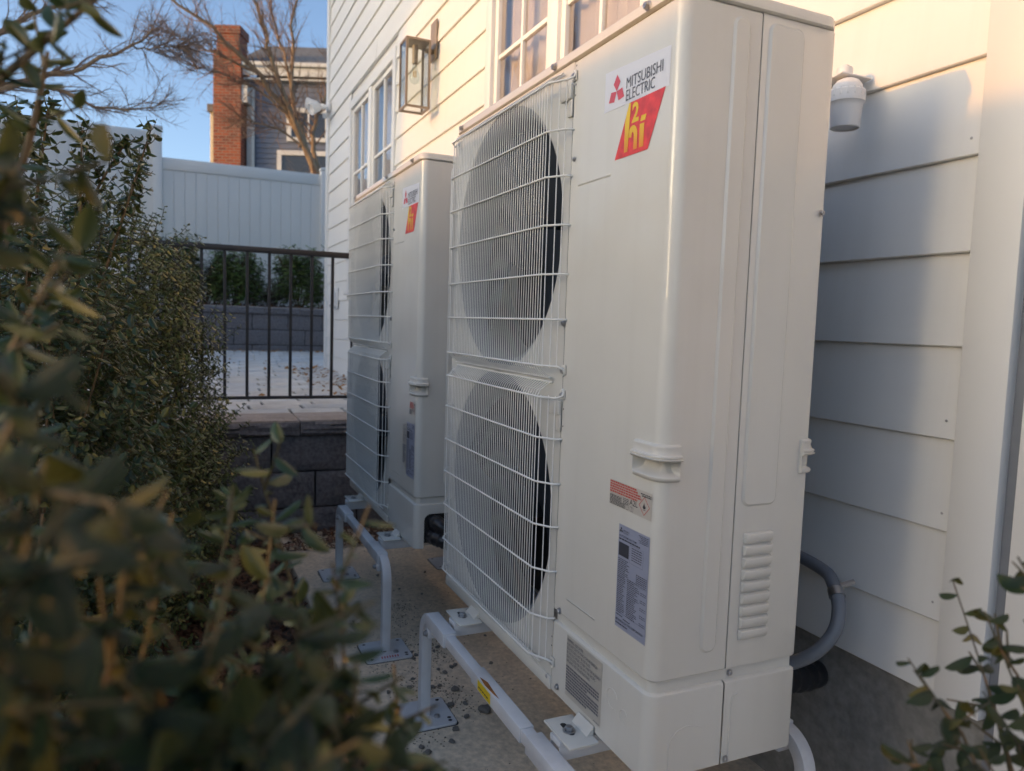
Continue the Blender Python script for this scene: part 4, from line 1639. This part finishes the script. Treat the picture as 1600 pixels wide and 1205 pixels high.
def bush_sprigs(c, rad, n_, slen, up=.6, inner=.55, ztop=None, r=None):
    """random sprigs in the shell of an ellipsoid"""
    r = r or rng
    c = np.array(c, float)
    rad = np.array(rad, float)
    out = []
    while len(out) < n_:
        v = r.normal(0, 1, 3)
        v /= np.linalg.norm(v)
        k = r.uniform(inner, 1.0)**.6
        k *= 1+.16*math.sin(v[0]*7+c[0]*3)*math.cos(v[2]*6)+.08*r.normal()
        p = c+v*rad*k
        if p[2] < GZ-.03:
            continue
        d = v*np.array([1, 1, .6])+np.array([0, 0, up])+r.normal(0, .35, 3)
        d /= np.linalg.norm(d)
        l = slen*r.uniform(.6, 1.4)
        out.append([p, p+d*l*.5+r.normal(0, .004, 3), p+d*l+np.array([0, 0, l*.1])])
    return out


def bush_stems(base, c, rad, n_, r=None):
    r = r or rng
    out = []
    for i in range(n_):
        v = r.normal(0, 1, 3)
        v[2] = abs(v[2])+.4
        v /= np.linalg.norm(v)
        e = np.array(c)+v*np.array(rad)*.85
        b = np.array(base)+r.normal(0, .04, 3)*np.array([1, 1, 0])
        out.append([b, (b+e)/2+r.normal(0, .04, 3), e])
    return out


# hedge row from far to near
HB = -0.41
A1 = bush_sprigs((-2.25, -1.02, .24), (.50, .46, .70), 2900, .075)
A1 += bush_sprigs((-2.0, -1.02, .74), (.42, .36, .40), 1300, .075)
A1 += bush_sprigs((-1.95, -.90, .02), (.45, .33, .45), 1300, .075)
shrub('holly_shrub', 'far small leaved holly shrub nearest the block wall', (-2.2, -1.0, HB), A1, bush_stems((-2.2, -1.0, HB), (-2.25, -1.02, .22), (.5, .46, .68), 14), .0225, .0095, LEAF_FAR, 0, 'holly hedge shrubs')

A2 = bush_sprigs((-1.20, -1.16, .25), (.46, .40, .70), 2200, .085)
st_ = bush_stems((-1.2, -1.12, HB), (-1.2, -1.16, .3), (.44, .40, .75), 12)
for (a, b_, c_, L_) in (((90, 620, 2.2), (165, 420, 2.15), (235, 205, 2.1), 0), ((40, 500, 1.9), (55, 330, 1.85), (75, 170, 1.8), 0), ((120, 520, 2.0), (125, 330, 2.0), (128, 205, 2.0), 0), ((150, 470, 2.4), (195, 330, 2.35), (222, 262, 2.3), 0), ((5, 420, 1.7), (20, 280, 1.65), (30, 185, 1.6), 0), ((95, 430, 2.1), (150, 300, 2.05), (195, 225, 2.0), 0)):
    pts = [atd(*a), atd(*b_), atd(*c_)]
    st_.append(pts)
    cc = curve(pts, 14)
    for i in range(3, 14):
        for k in range(3):
            d = rng.normal(0, 1, 3)*np.array([1, 1, .4])+np.array([0, 0, .9])
            d /= np.linalg.norm(d)
            l = .10*(1.25-i/14)
            A2.append([cc[i], cc[i]+d*l*.5, cc[i]+d*l+np.array([0, 0, .015])])
    A2.append([cc[-3], cc[-2], cc[-1]])
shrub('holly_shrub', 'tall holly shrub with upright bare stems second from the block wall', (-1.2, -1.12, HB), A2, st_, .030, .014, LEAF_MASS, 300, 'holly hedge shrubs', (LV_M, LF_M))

A3 = bush_sprigs((-.35, -1.26, -.10), (.42, .36, .34), 700, .085)
A6 = bush_sprigs((1.95, -1.5, .35), (.55, .45, .75), 700, .085)  # unseen shrub added to block light reaching the right wall
shrub('holly_shrub', 'unseen holly shrub added past the right of the viewer to block light', (1.95, -1.5, HB), A6, bush_stems((1.95, -1.5, HB), (1.95, -1.5, .3), (.5, .4, .7), 8), .026, .013, LEAF_MASS, 0, 'holly hedge shrubs')
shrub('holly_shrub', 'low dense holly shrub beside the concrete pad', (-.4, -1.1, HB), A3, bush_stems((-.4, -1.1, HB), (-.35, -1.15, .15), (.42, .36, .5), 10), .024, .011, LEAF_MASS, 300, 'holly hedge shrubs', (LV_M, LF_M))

# near shrub, out of focus, wrapping the left and lower edge of the view
A4, st4 = [], []
near_stems = [
    # (px, py, distance) from low to high
    [(560, 1300, .62), (480, 1000, .60), (395, 700, .58)],
    [(520, 1300, .46), (540, 1080, .44), (520, 880, .43)],
    [(640, 1320, .50), (600, 1180, .48), (630, 1100, .47)],
    [(330, 1260, .52), (400, 1010, .50), (430, 780, .50)],
    [(250, 1260, .55), (330, 960, .55), (365, 760, .55)],
    [(440, 1290, .36), (450, 1120, .35), (470, 960, .34)],
    [(120, 1300, .34), (180, 1000, .33), (205, 800, .33)],
    [(-60, 1250, .27), (20, 950, .26), (70, 720, .26)],
    [(-120, 1000, .29), (-40, 780, .28), (50, 600, .28)],
    [(150, 1280, .40), (230, 1000, .40), (270, 800, .40)],
    [(-100, 800, .40), (0, 580, .40), (100, 390, .40)],
    [(-90, 1150, .24), (-20, 1000, .23), (40, 880, .23)],
    [(-60, 720, .60), (20, 560, .60), (80, 440, .60)],
    [(300, 1300, .30), (300, 1150, .30), (330, 1000, .30)],
    [(60, 1320, .33), (110, 1180, .33), (190, 1080, .33)],
    [(640, 1290, .36), (560, 1200, .36), (505, 1110, .36)],
    [(-30, 1330, .27), (30, 1220, .27), (90, 1130, .27)],
    [(230, 1340, .30), (240, 1250, .30), (270, 1180, .30)],
    [(20, 1300, .42), (70, 1000, .42), (140, 800, .42)],
    [(-20, 1000, .50), (30, 800, .50), (60, 640, .50)],
    [(380, 1300, .44), (440, 1120, .44), (560, 960, .44)],
    [(400, 1340, .27), (385, 1240, .27), (395, 1160, .27)],
    [(-70, 420, .34), (-10, 330, .34), (30, 260, .34)],
]
for s_ in near_stems:
    pts = [atd(*p) for p in s_]
    A4.append(pts)
    c = curve(pts, 8)
    st4.append([c[0]+np.array([-.03, -.05, -.5]), c[0]+np.array([-.01, -.02, -.2]), c[0], c[3]])
    for i in (1, 2, 3, 4, 5, 6):
        d = rng.normal(0, 1, 3)*np.array([1, 1, .5])+np.array([0, 0, .7])
        d /= np.linalg.norm(d)
        l = rng.uniform(.03, .055)
        A4.append([c[i], c[i]+d*l*.5, c[i]+d*l])
for s_ in ([(-120, 230, .50), (40, 90, .50), (185, -30, .50)], [(-40, 470, .62), (40, 240, .60), (75, 80, .58)]):
    pts = [atd(*p) for p in s_]
    st4.append(pts)
    c = curve(pts, 9)
    A4.append(list(c))
    for i in range(1, 8, 2):
        d = rng.normal(0, 1, 3)+np.array([0, 0, .5])
        d /= np.linalg.norm(d)
        l = rng.uniform(.03, .06)
        A4.append([c[i], c[i]+d*l*.5, c[i]+d*l])
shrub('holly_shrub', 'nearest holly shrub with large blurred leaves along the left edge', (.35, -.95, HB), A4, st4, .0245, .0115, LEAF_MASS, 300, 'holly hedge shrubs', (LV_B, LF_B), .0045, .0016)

# shrub at the lower right corner
A5, st5 = [], []
for s_ in ([(1590, 1260, .66), (1545, 1080, .68), (1488, 905, .70)], [(1610, 1130, .66), (1570, 1030, .67), (1538, 955, .68)], [(1530, 1230, .60), (1480, 1120, .62), (1418, 1028, .64)],
           [(1640, 1290, .62), (1600, 1180, .64), (1535, 1080, .66)], [(1470, 1250, .58), (1430, 1200, .58), (1385, 1182, .58)], [(1660, 980, .62), (1620, 920, .62), (1590, 870, .62)], [(1660, 1200, .6), (1620, 1130, .6), (1590, 1070, .6)], [(1600, 1280, .55), (1560, 1220, .55), (1530, 1170, .55)]):
    pts = [atd(*p) for p in s_]
    A5.append(pts)
    c = curve(pts, 8)
    st5.append([c[0]+np.array([.05, -.05, -.6]), c[0]+np.array([.03, -.02, -.2]), c[0], c[4]])
    if s_[0][0] > 1460:
        for i in (1, 2, 3, 4):
            d = rng.normal(0, 1, 3)*np.array([1, 1, .5])+np.array([0, 0, .7])
            d /= np.linalg.norm(d)
            l = rng.uniform(.02, .04)
            A5.append([c[i], c[i]+d*l*.5, c[i]+d*l])
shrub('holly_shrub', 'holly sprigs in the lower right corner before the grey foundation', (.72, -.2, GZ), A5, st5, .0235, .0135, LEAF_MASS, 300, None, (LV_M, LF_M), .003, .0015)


# laurels in the planter
def laurel(label, x, y, h, wd, m=LAUREL, n_=330, L=.105):
    sp = []
    for i in range(n_):
        a = rng.uniform(0, 6.28)
        k = rng.uniform(.1, 1)**.5
        z0 = rng.uniform(.05, h*.78)
        rr = wd*.9*k*(1-.9*max(0, z0/h-.45))
        p = np.array([x+rr*.7*math.cos(a), y+rr*math.sin(a), .86+z0])
        d = np.array([.35*math.cos(a)*k, .35*math.sin(a)*k, 1.0])+rng.normal(0, .15, 3)
        l = rng.uniform(.14, .26)
        sp.append([p, p+d*l*.5, p+d*l])
    stm = [[np.array([x, y, .84]), np.array([x+rng.normal(0, .05), y+rng.normal(0, .08), .86+h*.4]), np.array([x+rng.normal(0, .15), y+rng.normal(0, wd*.5), .86+h*.9])] for i in range(7)]
    return shrub('laurel_bush', label, (x, y, .86), sp, stm, L, .035, m, 0, 'bushes in the raised planter', (LV_L, LF_L), .012, .004)


laurel('green laurel bush in the planter left of the two clear ones', -10.3, -.02, .88, .40)
laurel('green laurel bush in the planter next to the house corner', -10.3, .86, .92, .38)
laurel('green laurel bush in the planter half hidden by the hedge', -10.25, -.78, 1.0, .32)
laurel('brown dry bush between the laurels behind the railing', -10.5, -.42, .62, .34, BROWNLEAF, 200, .06)
laurel('low brown bush between the two clear laurels', -10.8, .44, .26, .30, BROWNLEAF, 120, .06)


# ================================================================== bare trees
def bare_tree(name, label, base, limbs, r0, sub=9, twig=7, seed=1, length=1.2, lean=(0, 0, .5), group='bare winter trees', tw_len=.5, tr=.004):
    r = np.random.default_rng(seed)
    t_ = thing(name, label, 'tree', tuple(base), 0, group)
    b = np.array(base, float)
    tk, br = MB(), MB()
    TW = []
    lean = np.array(lean)
    for li, (pts, ra, rb) in enumerate(limbs):
        c = curve(pts, 16)
        c[1:-1] += r.normal(0, .02, c[1:-1].shape)
        rad = np.linspace(ra, rb, 16)
        tk.tube(c-b, rad, 8)
        for i in range(4, 16):
            for k in range(sub if i < 15 else sub*2):
                t = c[min(i+1, 15)]-c[i-1]
                t /= np.linalg.norm(t)
                f_ = r.uniform(0, 1)
                p = c[i-1]*(1-f_)+c[i]*f_
                d = t*.9+r.normal(0, .55, 3)+lean*.5
                d /= np.linalg.norm(d)
                l = length*r.uniform(.4, 1.1)*(1.15-.5*i/16)
                mid = p+d*l*.5+r.normal(0, .05*l, 3)
                d2 = d+r.normal(0, .25, 3)+lean*.3
                d2 /= np.linalg.norm(d2)
                e = mid+d2*l*.5
                sr = rad[i]*.42
                cc = curve([p, mid, e], 7)
                br.tube(cc-b, np.linspace(max(sr, tr*2.0), tr, 7), 4, cap=False)
                for q in range(1, 7):
                    for h in range(twig):
                        dd_ = (cc[min(q+1, 6)]-cc[q-1])
                        dd_ /= np.linalg.norm(dd_)
                        dd_ = dd_*.8+r.normal(0, .5, 3)+lean*.35
                        dd_ /= np.linalg.norm(dd_)
                        ll = tw_len*r.uniform(.3, 1.0)
                        m_ = cc[q]+dd_*ll*.5+r.normal(0, .03*ll, 3)
                        TW.append((cc[q], m_, m_+(dd_+r.normal(0, .3, 3))*ll*.5))
    tk.build('trunk', BARK, t_)
    br.build('crown', TWIG, t_)
    # twigs as thin three sided tubes (vectorised)
    T = np.array(TW)
    n_ = len(T)
    d = T[:, 2]-T[:, 0]
    d /= np.linalg.norm(d, axis=1)[:, None]
    a = np.cross(d, r.normal(0, 1, (n_, 3)))
    a /= np.linalg.norm(a, axis=1)[:, None]
    bb = np.cross(d, a)
    V = np.zeros((n_, 9, 3))
    for k in range(3):
        rr = (tr*.85, tr*.65, tr*.35)[k]
        for j in range(3):
            an = 2*math.pi*j/3
            V[:, k*3+j] = T[:, k]+rr*(math.cos(an)*a+math.sin(an)*bb)-b
    F = []
    for k in range(2):
        for j in range(3):
            F.append((k*3+j, k*3+(j+1) % 3, (k+1)*3+(j+1) % 3, (k+1)*3+j))
    F = (np.array(F)[None]+(np.arange(n_)*9)[:, None, None]).reshape(-1, 4)
    stuff(link('twigs', npmesh('twigs', V.reshape(-1, 3), F, TWIG), t_))
    return t_


TX = -15.0
g = onx(497, 292, TX)
gb = np.array([TX, g[1], .8])
lm = []


def pxl(*pp):
    return [onx(px, py, TX+dx) for (px, py, dx) in pp]


lm.append(([gb, gb+np.array([0, 0, 1.4]), onx(497, 285, TX)], .12, .10))
lm.append((pxl((497, 285, 0), (478, 232, .1), (440, 165, .2), (398, 112, .3), (350, 62, .4), (292, 15, .5), (230, -30, .6)), .075, .016))
lm.append((pxl((492, 270, 0), (466, 195, -.1), (455, 130, -.2), (458, 60, -.2), (465, -20, -.2)), .065, .018))
lm.append((pxl((486, 255, 0), (448, 160, .3), (425, 95, .5), (412, 45, .6), (385, -25, .8)), .06, .016))
lm.append((pxl((498, 285, 0), (490, 225, -.2), (500, 170, -.3), (530, 110, -.3), (560, 30, -.3)), .06, .015))
lm.append((pxl((452, 180, .2), (400, 140, .3), (350, 118, .4), (305, 105, .5)), .03, .008))
lm.append((pxl((470, 230, .2), (440, 205, .3), (400, 190, .4), (375, 188, .4)), .025, .006))
lm.append((pxl((398, 112, .3), (352, 92, .3), (305, 70, .3), (250, 45, .3)), .028, .008))
lm.append((pxl((455, 130, -.2), (440, 70, -.3), (425, 20, -.3), (428, -30, -.3)), .03, .010))
bare_tree('bare_tree', 'bare multi stem tree behind the fence before the brick chimney', gb, lm, .1, 3, 2, 3, .85, (0, -.12, .5), tw_len=.40, tr=.0036)

TX = -9.2
lm = []
b2 = np.array([-9.2, -4.4, .8])
jn = onx(-150, 190, TX)
lm.append(([b2, b2+np.array([0, .2, 1.2]), jn], .12, .07))
lm.append(([jn]+pxl((-40, 150, 0), (60, 125, 0), (130, 105, .1), (205, 72, .2), (240, 45, .2)), .045, .008))
lm.append((pxl((-150, 190, 0), (-30, 150, .3), (60, 132, .4), (125, 158, .4), (195, 172, .4), (255, 158, .4)), .035, .006))
lm.append((pxl((-150, 190, 0), (-40, 80, -.3), (60, 20, -.4), (150, -10, -.4), (260, -30, -.4)), .04, .010))
lm.append((pxl((205, 72, .2), (250, 75, .2), (290, 72, .2)), .012, .004))
lm.append((pxl((-150, 190, 0), (-120, 60, -.1), (-60, -60, -.1)), .05, .02))
bare_tree('bare_tree', 'bare tree branches reaching in from the top left', b2, lm, .1, 3, 3, 5, .55, (0, .15, .0), tw_len=.24, tr=.0026)

# trees outside the left of the view: they mottle the low sunlight
for i, (bx, by, hh, sd) in enumerate(((3.3, -17.0, 7.5, 11), (5.4, -20.0, 8.5, 12), (-19.5, -10.0, 9.5, 13))):
    bz = -.42
    b3 = np.array([bx, by, bz])
    lm = [([b3, b3+np.array([.05, 0, hh*.15]), b3+np.array([.1, 0, hh*.3])], .16, .12)]
    rr = np.random.default_rng(sd)
    for k in range(7):
        a = k*.9+rr.uniform(0, .5)
        s0 = b3+np.array([.05, 0, hh*rr.uniform(.12, .3)])
        e = b3+np.array([math.cos(a)*hh*.28, math.sin(a)*hh*.28, hh*rr.uniform(.5, 1.0)])
        lm.append(([s0, (s0+e)/2+np.array([math.cos(a)*.3, math.sin(a)*.3, -.1]), e], .07, .015))
    bare_tree('bare_tree', ['bare tree beyond the side fence, left of the hedge', 'taller bare tree beyond the side fence, behind the viewer', 'bare tree past the end of the side house, left of the view'][i], b3, lm, .15, 7, 4, sd, 1.1, (0, 0, .3), tw_len=.5, tr=.0048)

# ================================================================== neighbour house with chimney
NX = -26
nh = thing('neighbour_house', 'blue grey sided house with brick chimney beyond the white fence', 'house', (NX, 1.38, .5), R(-24))


def nb(name, m, x0, x1, y0, y1, z0, z1, par=None, b=.01):
    return MB().rbox(x0, x1, y0, y1, z0-.5, z1-.5, b, 1).build(name, m, par or nh)


# lapped wall
wl_ = MB()
zz_ = 0.3
while zz_ < 8.6:
    wl_.add([(.03, .06, zz_-.5), (.03, 7, zz_-.5), (.0, 7, zz_-.5+.17), (.0, .06, zz_-.5+.17), (-.02, .06, zz_-.5), (-.02, 7, zz_-.5)], [(0, 1, 2, 3), (0, 4, 5, 1)])
    zz_ += .17
wl_.build('siding_wall', NSIDE, nh)
nb('body', NSIDE, -6, -.03, .06, 7, .3, 8.6)
nb('corner_trim', NTRIM, -.10, .05, -.06, .10, .3, 8.45)
nb('fascia', NTRIM, .25, .31, -.35, 7.3, 8.70, 8.98)
nb('soffit', NTRIM, -.2, .25, -.35, 7.3, 8.58, 8.64)
gt = MB().rbox(.31, .43, -.35, 7.3, 8.48, 8.62, .02, 1).build('gutter', NTRIM, nh)
MB().add([(.35, -.45, 8.54), (.35, 7.4, 8.54), (-3.0, 7.4, 10.3), (-3.0, -.45, 10.3), (-6.4, -.45, 8.54), (-6.4, 7.4, 8.54)], [(0, 1, 2, 3), (3, 2, 5, 4)]).build('roof', NROOF, nh)
MB().add([(-.05, .03, 8.1), (-4.35, .03, 8.1), (-3, .03, 9.9)], [(0, 1, 2)]).build('gable', NSIDE, nh)
rk = MB()
rk.add([(.36, -.40, 8.10), (.36, -.40, 8.52), (-3.0, -.40, 10.28), (-3.0, -.40, 9.86), (.36, -.30, 8.10), (.36, -.30, 8.52), (-3.0, -.30, 10.28), (-3.0, -.30, 9.86)], [(0, 1, 2, 3), (4, 7, 6, 5), (0, 4, 5, 1), (0, 3, 7, 4)])
rk.build('rake_board', NTRIM, nh)
nb('return_box', NTRIM, -.1, .42, -.50, .10, 7.78, 8.42)
ch = nb('chimney', BRICK, -.35, .46, -1.02, -.10, .3, 9.35)
nb('chimney_stack', BRICK, -.31, .42, -.92, -.16, 9.35, 10.05, ch)
nb('chimney_corbel', BRICK, -.37, .48, -1.0, -.10, 9.20, 9.42, ch)
nb('chimney_crown', BRICK, -.36, .46, -.98, -.12, 9.95, 10.22, ch)
nb('rear_wing', CREAM, -3.6, -.6, -1.55, -.35, .3, 7.7)
nb('rear_wing_roof', NROOF, -3.7, -.5, -1.62, -.35, 7.7, 7.95)
for (ya, yb, za, zb) in ((1.30, 2.75, 6.65, 7.75), (.98, 3.3, 4.6, 6.35)):
    wf = MB()
    for (p, q, s_, e) in ((ya, yb, za, za+.14), (ya, yb, zb-.16, zb), (ya, ya+.16, za+.14, zb-.16), (yb-.16, yb, za+.14, zb-.16)):
        wf.rbox(.02, .10, p, q, s_-.5, e-.5, .01, 1)
    wn = wf.build('window', NTRIM, nh)
    nb('sash', WHITEP, .03, .07, (ya+yb)/2-.03, (ya+yb)/2+.03, za+.14, zb-.16, wn)
    nb('pane', NGLASS, .02, .045, ya+.15, yb-.15, za+.13, zb-.15, wn, .002)
# downspout
nb('downspout', NTRIM, .05, .13, .12, .22, .5, 8.4)

# side neighbour whose bulk shades the far wall (left, out of view)
sb = thing('side_house', 'two storey pale house across the side yard, outside the left edge', 'house', (-9.0, -12.5, -.42))
MB().box(-4.4, 4.15, -3.2, 3.2, 0, 5.3).build('wall', CREAM, sb)
MB().add([(-4.8, -3.6, 5.2), (4.5, -3.6, 5.2), (4.5, 3.6, 5.2), (-4.8, 3.6, 5.2), (-4.8, 0, 6.4), (4.5, 0, 6.4)], [(0, 1, 5, 4), (2, 3, 4, 5), (0, 4, 3), (1, 2, 5), (0, 3, 2, 1)]).build('roof', NROOF, sb)
for x in (-2.5, 0, 2.5):
    for z in (0.9, 3.4):
        wn = MB().rbox(x-.55, x+.55, 3.19, 3.25, z, z+1.4, .01, 1).build('window', NTRIM, sb)
        MB().box(x-.46, x+.46, 3.251, 3.26, z+.09, z+1.31).build('pane', NGLASS, wn)
# unseen side fence (left), bay heights set to shape sun and shade
sf = thing('side_fence', 'white vinyl side fence outside the left edge, low bay added to let sun through', 'fence', (0, -6.0, -.43))
SFT = 1.965+.43
bays = [(-11.75+2.4*k, -11.75+2.4*(k+1), 2.455) for k in range(5)]+[(.25, 1.0, 1.49)]+[(1.0+2.4*k, 1.0+2.4*(k+1), 2.455) for k in range(4)]  # low bay added so sun reaches the near leaves
for (xa, xb, SFT) in bays:
    MB().rbox(xa+.065, xb-.065, -.012, .012, .05, SFT-.16, .003, 1).build('panel', VINYL, sf)
    MB().rbox(xa+.065, xb-.065, -.028, .028, SFT-.17, SFT, .005, 1).build('top_rail', VINYL, sf)
    MB().rbox(xa-.065, xa+.065, -.065, .065, 0, SFT+.05, .006, 1).build('post', VINYL, sf)

# ================================================================== pebbles and debris on the pad
def pebble_mesh(seed):
    r = random.Random(seed)
    bm = bmesh.new()
    bmesh.ops.create_icosphere(bm, subdivisions=2, radius=1)
    k = [r.uniform(.6, 1.1) for _ in range(3)]
    for v in bm.verts:
        f_ = 1+.18*math.sin(v.co.x*4+seed)+.14*math.sin(v.co.y*5+seed*2)+r.uniform(-.06, .06)
        v.co = (v.co.x*f_*k[0], v.co.y*f_*k[1], v.co.z*f_*.62*k[2])
    mb = MB()
    bm.verts.index_update()
    mb.add([v.co[:] for v in bm.verts], [[v.index for v in f.verts] for f in bm.faces])
    bm.free()
    return mb.mesh('pebble', STONE, 30)


PM = [pebble_mesh(i) for i in range(6)]


def on_ground(px, py, z=GZ):
    d = ray(px, py)
    return CAMP+(z-CAMP[2])/d[2]*d


def pebble(px, py, r, label, grp='small grey pebbles on the concrete pad'):
    p = on_ground(px, py)
    o = link('pebble', random.choice(PM))
    o.location = (p[0], p[1], GZ+r*.42)
    o.scale = (r, r, r)
    o.rotation_euler = (0, 0, random.uniform(0, 6))
    tag(o, label, 'pebble', grp)


pebble(757, 1112, .019, 'largest grey pebble on the pad right of the near foot plate', None)
for (px, py, r) in ((704, 1103, .011), (727, 1101, .009), (729, 1121, .009), (676, 1075, .010), (687, 1073, .009), (711, 1079, .013), (640, 1076, .009), (607, 1083, .009), (695, 1052, .009), (705, 1043, .008), (711, 1040, .008), (767, 1037, .007), (772, 1069, .010), (685, 1047, .007), (645, 1062, .007), (630, 1165, .011), (668, 1179, .012), (659, 1170, .009), (712, 1141, .010), (655, 1008, .005), (659, 929, .007), (624, 921, .006), (664, 895, .008), (658, 1032, .009), (650, 1025, .010), (643, 1020, .008), (646, 1030, .007), (678, 1018, .008), (684, 1012, .009), (560, 976, .006), (552, 972, .006), (590, 900, .009), (600, 1020, .011), (758, 994, .006), (606, 1057, .007), (706, 1160, .009)):
    pebble(px, py, r, 'small grey pebble lying on the concrete pad')
# crumbs
N_ = 1100
cl = np.array([on_ground(*p)[:2] for p in ((645, 1005), (680, 1025), (690, 1010), (620, 970), (630, 950), (640, 1075), (670, 1070), (700, 1080), (600, 1050), (660, 1150), (720, 1100), (560, 985))])
idx = rng.integers(0, len(cl), N_)
C = cl[idx]+rng.normal(0, 1, (N_, 2))*np.array([.055, .035])
C = np.r_[C, np.c_[rng.uniform(-2.9, -.3, 260), rng.uniform(-.25, .3, 260)]]
C = C[C[:, 1] > -.26]
N_ = len(C)
bv_, bf_ = np.array([(0, 0, .6), (1, 0, 0), (-.4, .8, 0), (-.5, -.7, 0)]), np.array([(0, 1, 2), (0, 2, 3), (0, 3, 1)])
sc = rng.uniform(.0012, .0048, N_)
an = rng.uniform(0, 6.28, N_)
Xr = np.c_[np.cos(an), np.sin(an), 0*an]
Yr = np.c_[-np.sin(an), np.cos(an), 0*an]
Vv = (bv_[None, :, 0, None]*Xr[:, None]+bv_[None, :, 1, None]*Yr[:, None]+bv_[None, :, 2, None]*np.array([0, 0, 1.]))*sc[:, None, None]+np.c_[C, np.full(N_, GZ+.0005)][:, None]
Ff = (bf_[None]+(np.arange(N_)*4)[:, None, None]).reshape(-1, 3)
stuff(link('dirt_crumbs', npmesh('dirt_crumbs', Vv.reshape(-1, 3), Ff, DEBRIS, False)), 'loose dirt crumbs and grit strewn over the concrete pad', 'grit')

for o_ in bpy.data.objects:
    if o_.name.startswith('small_print'):
        o_['kind'] = 'stuff'
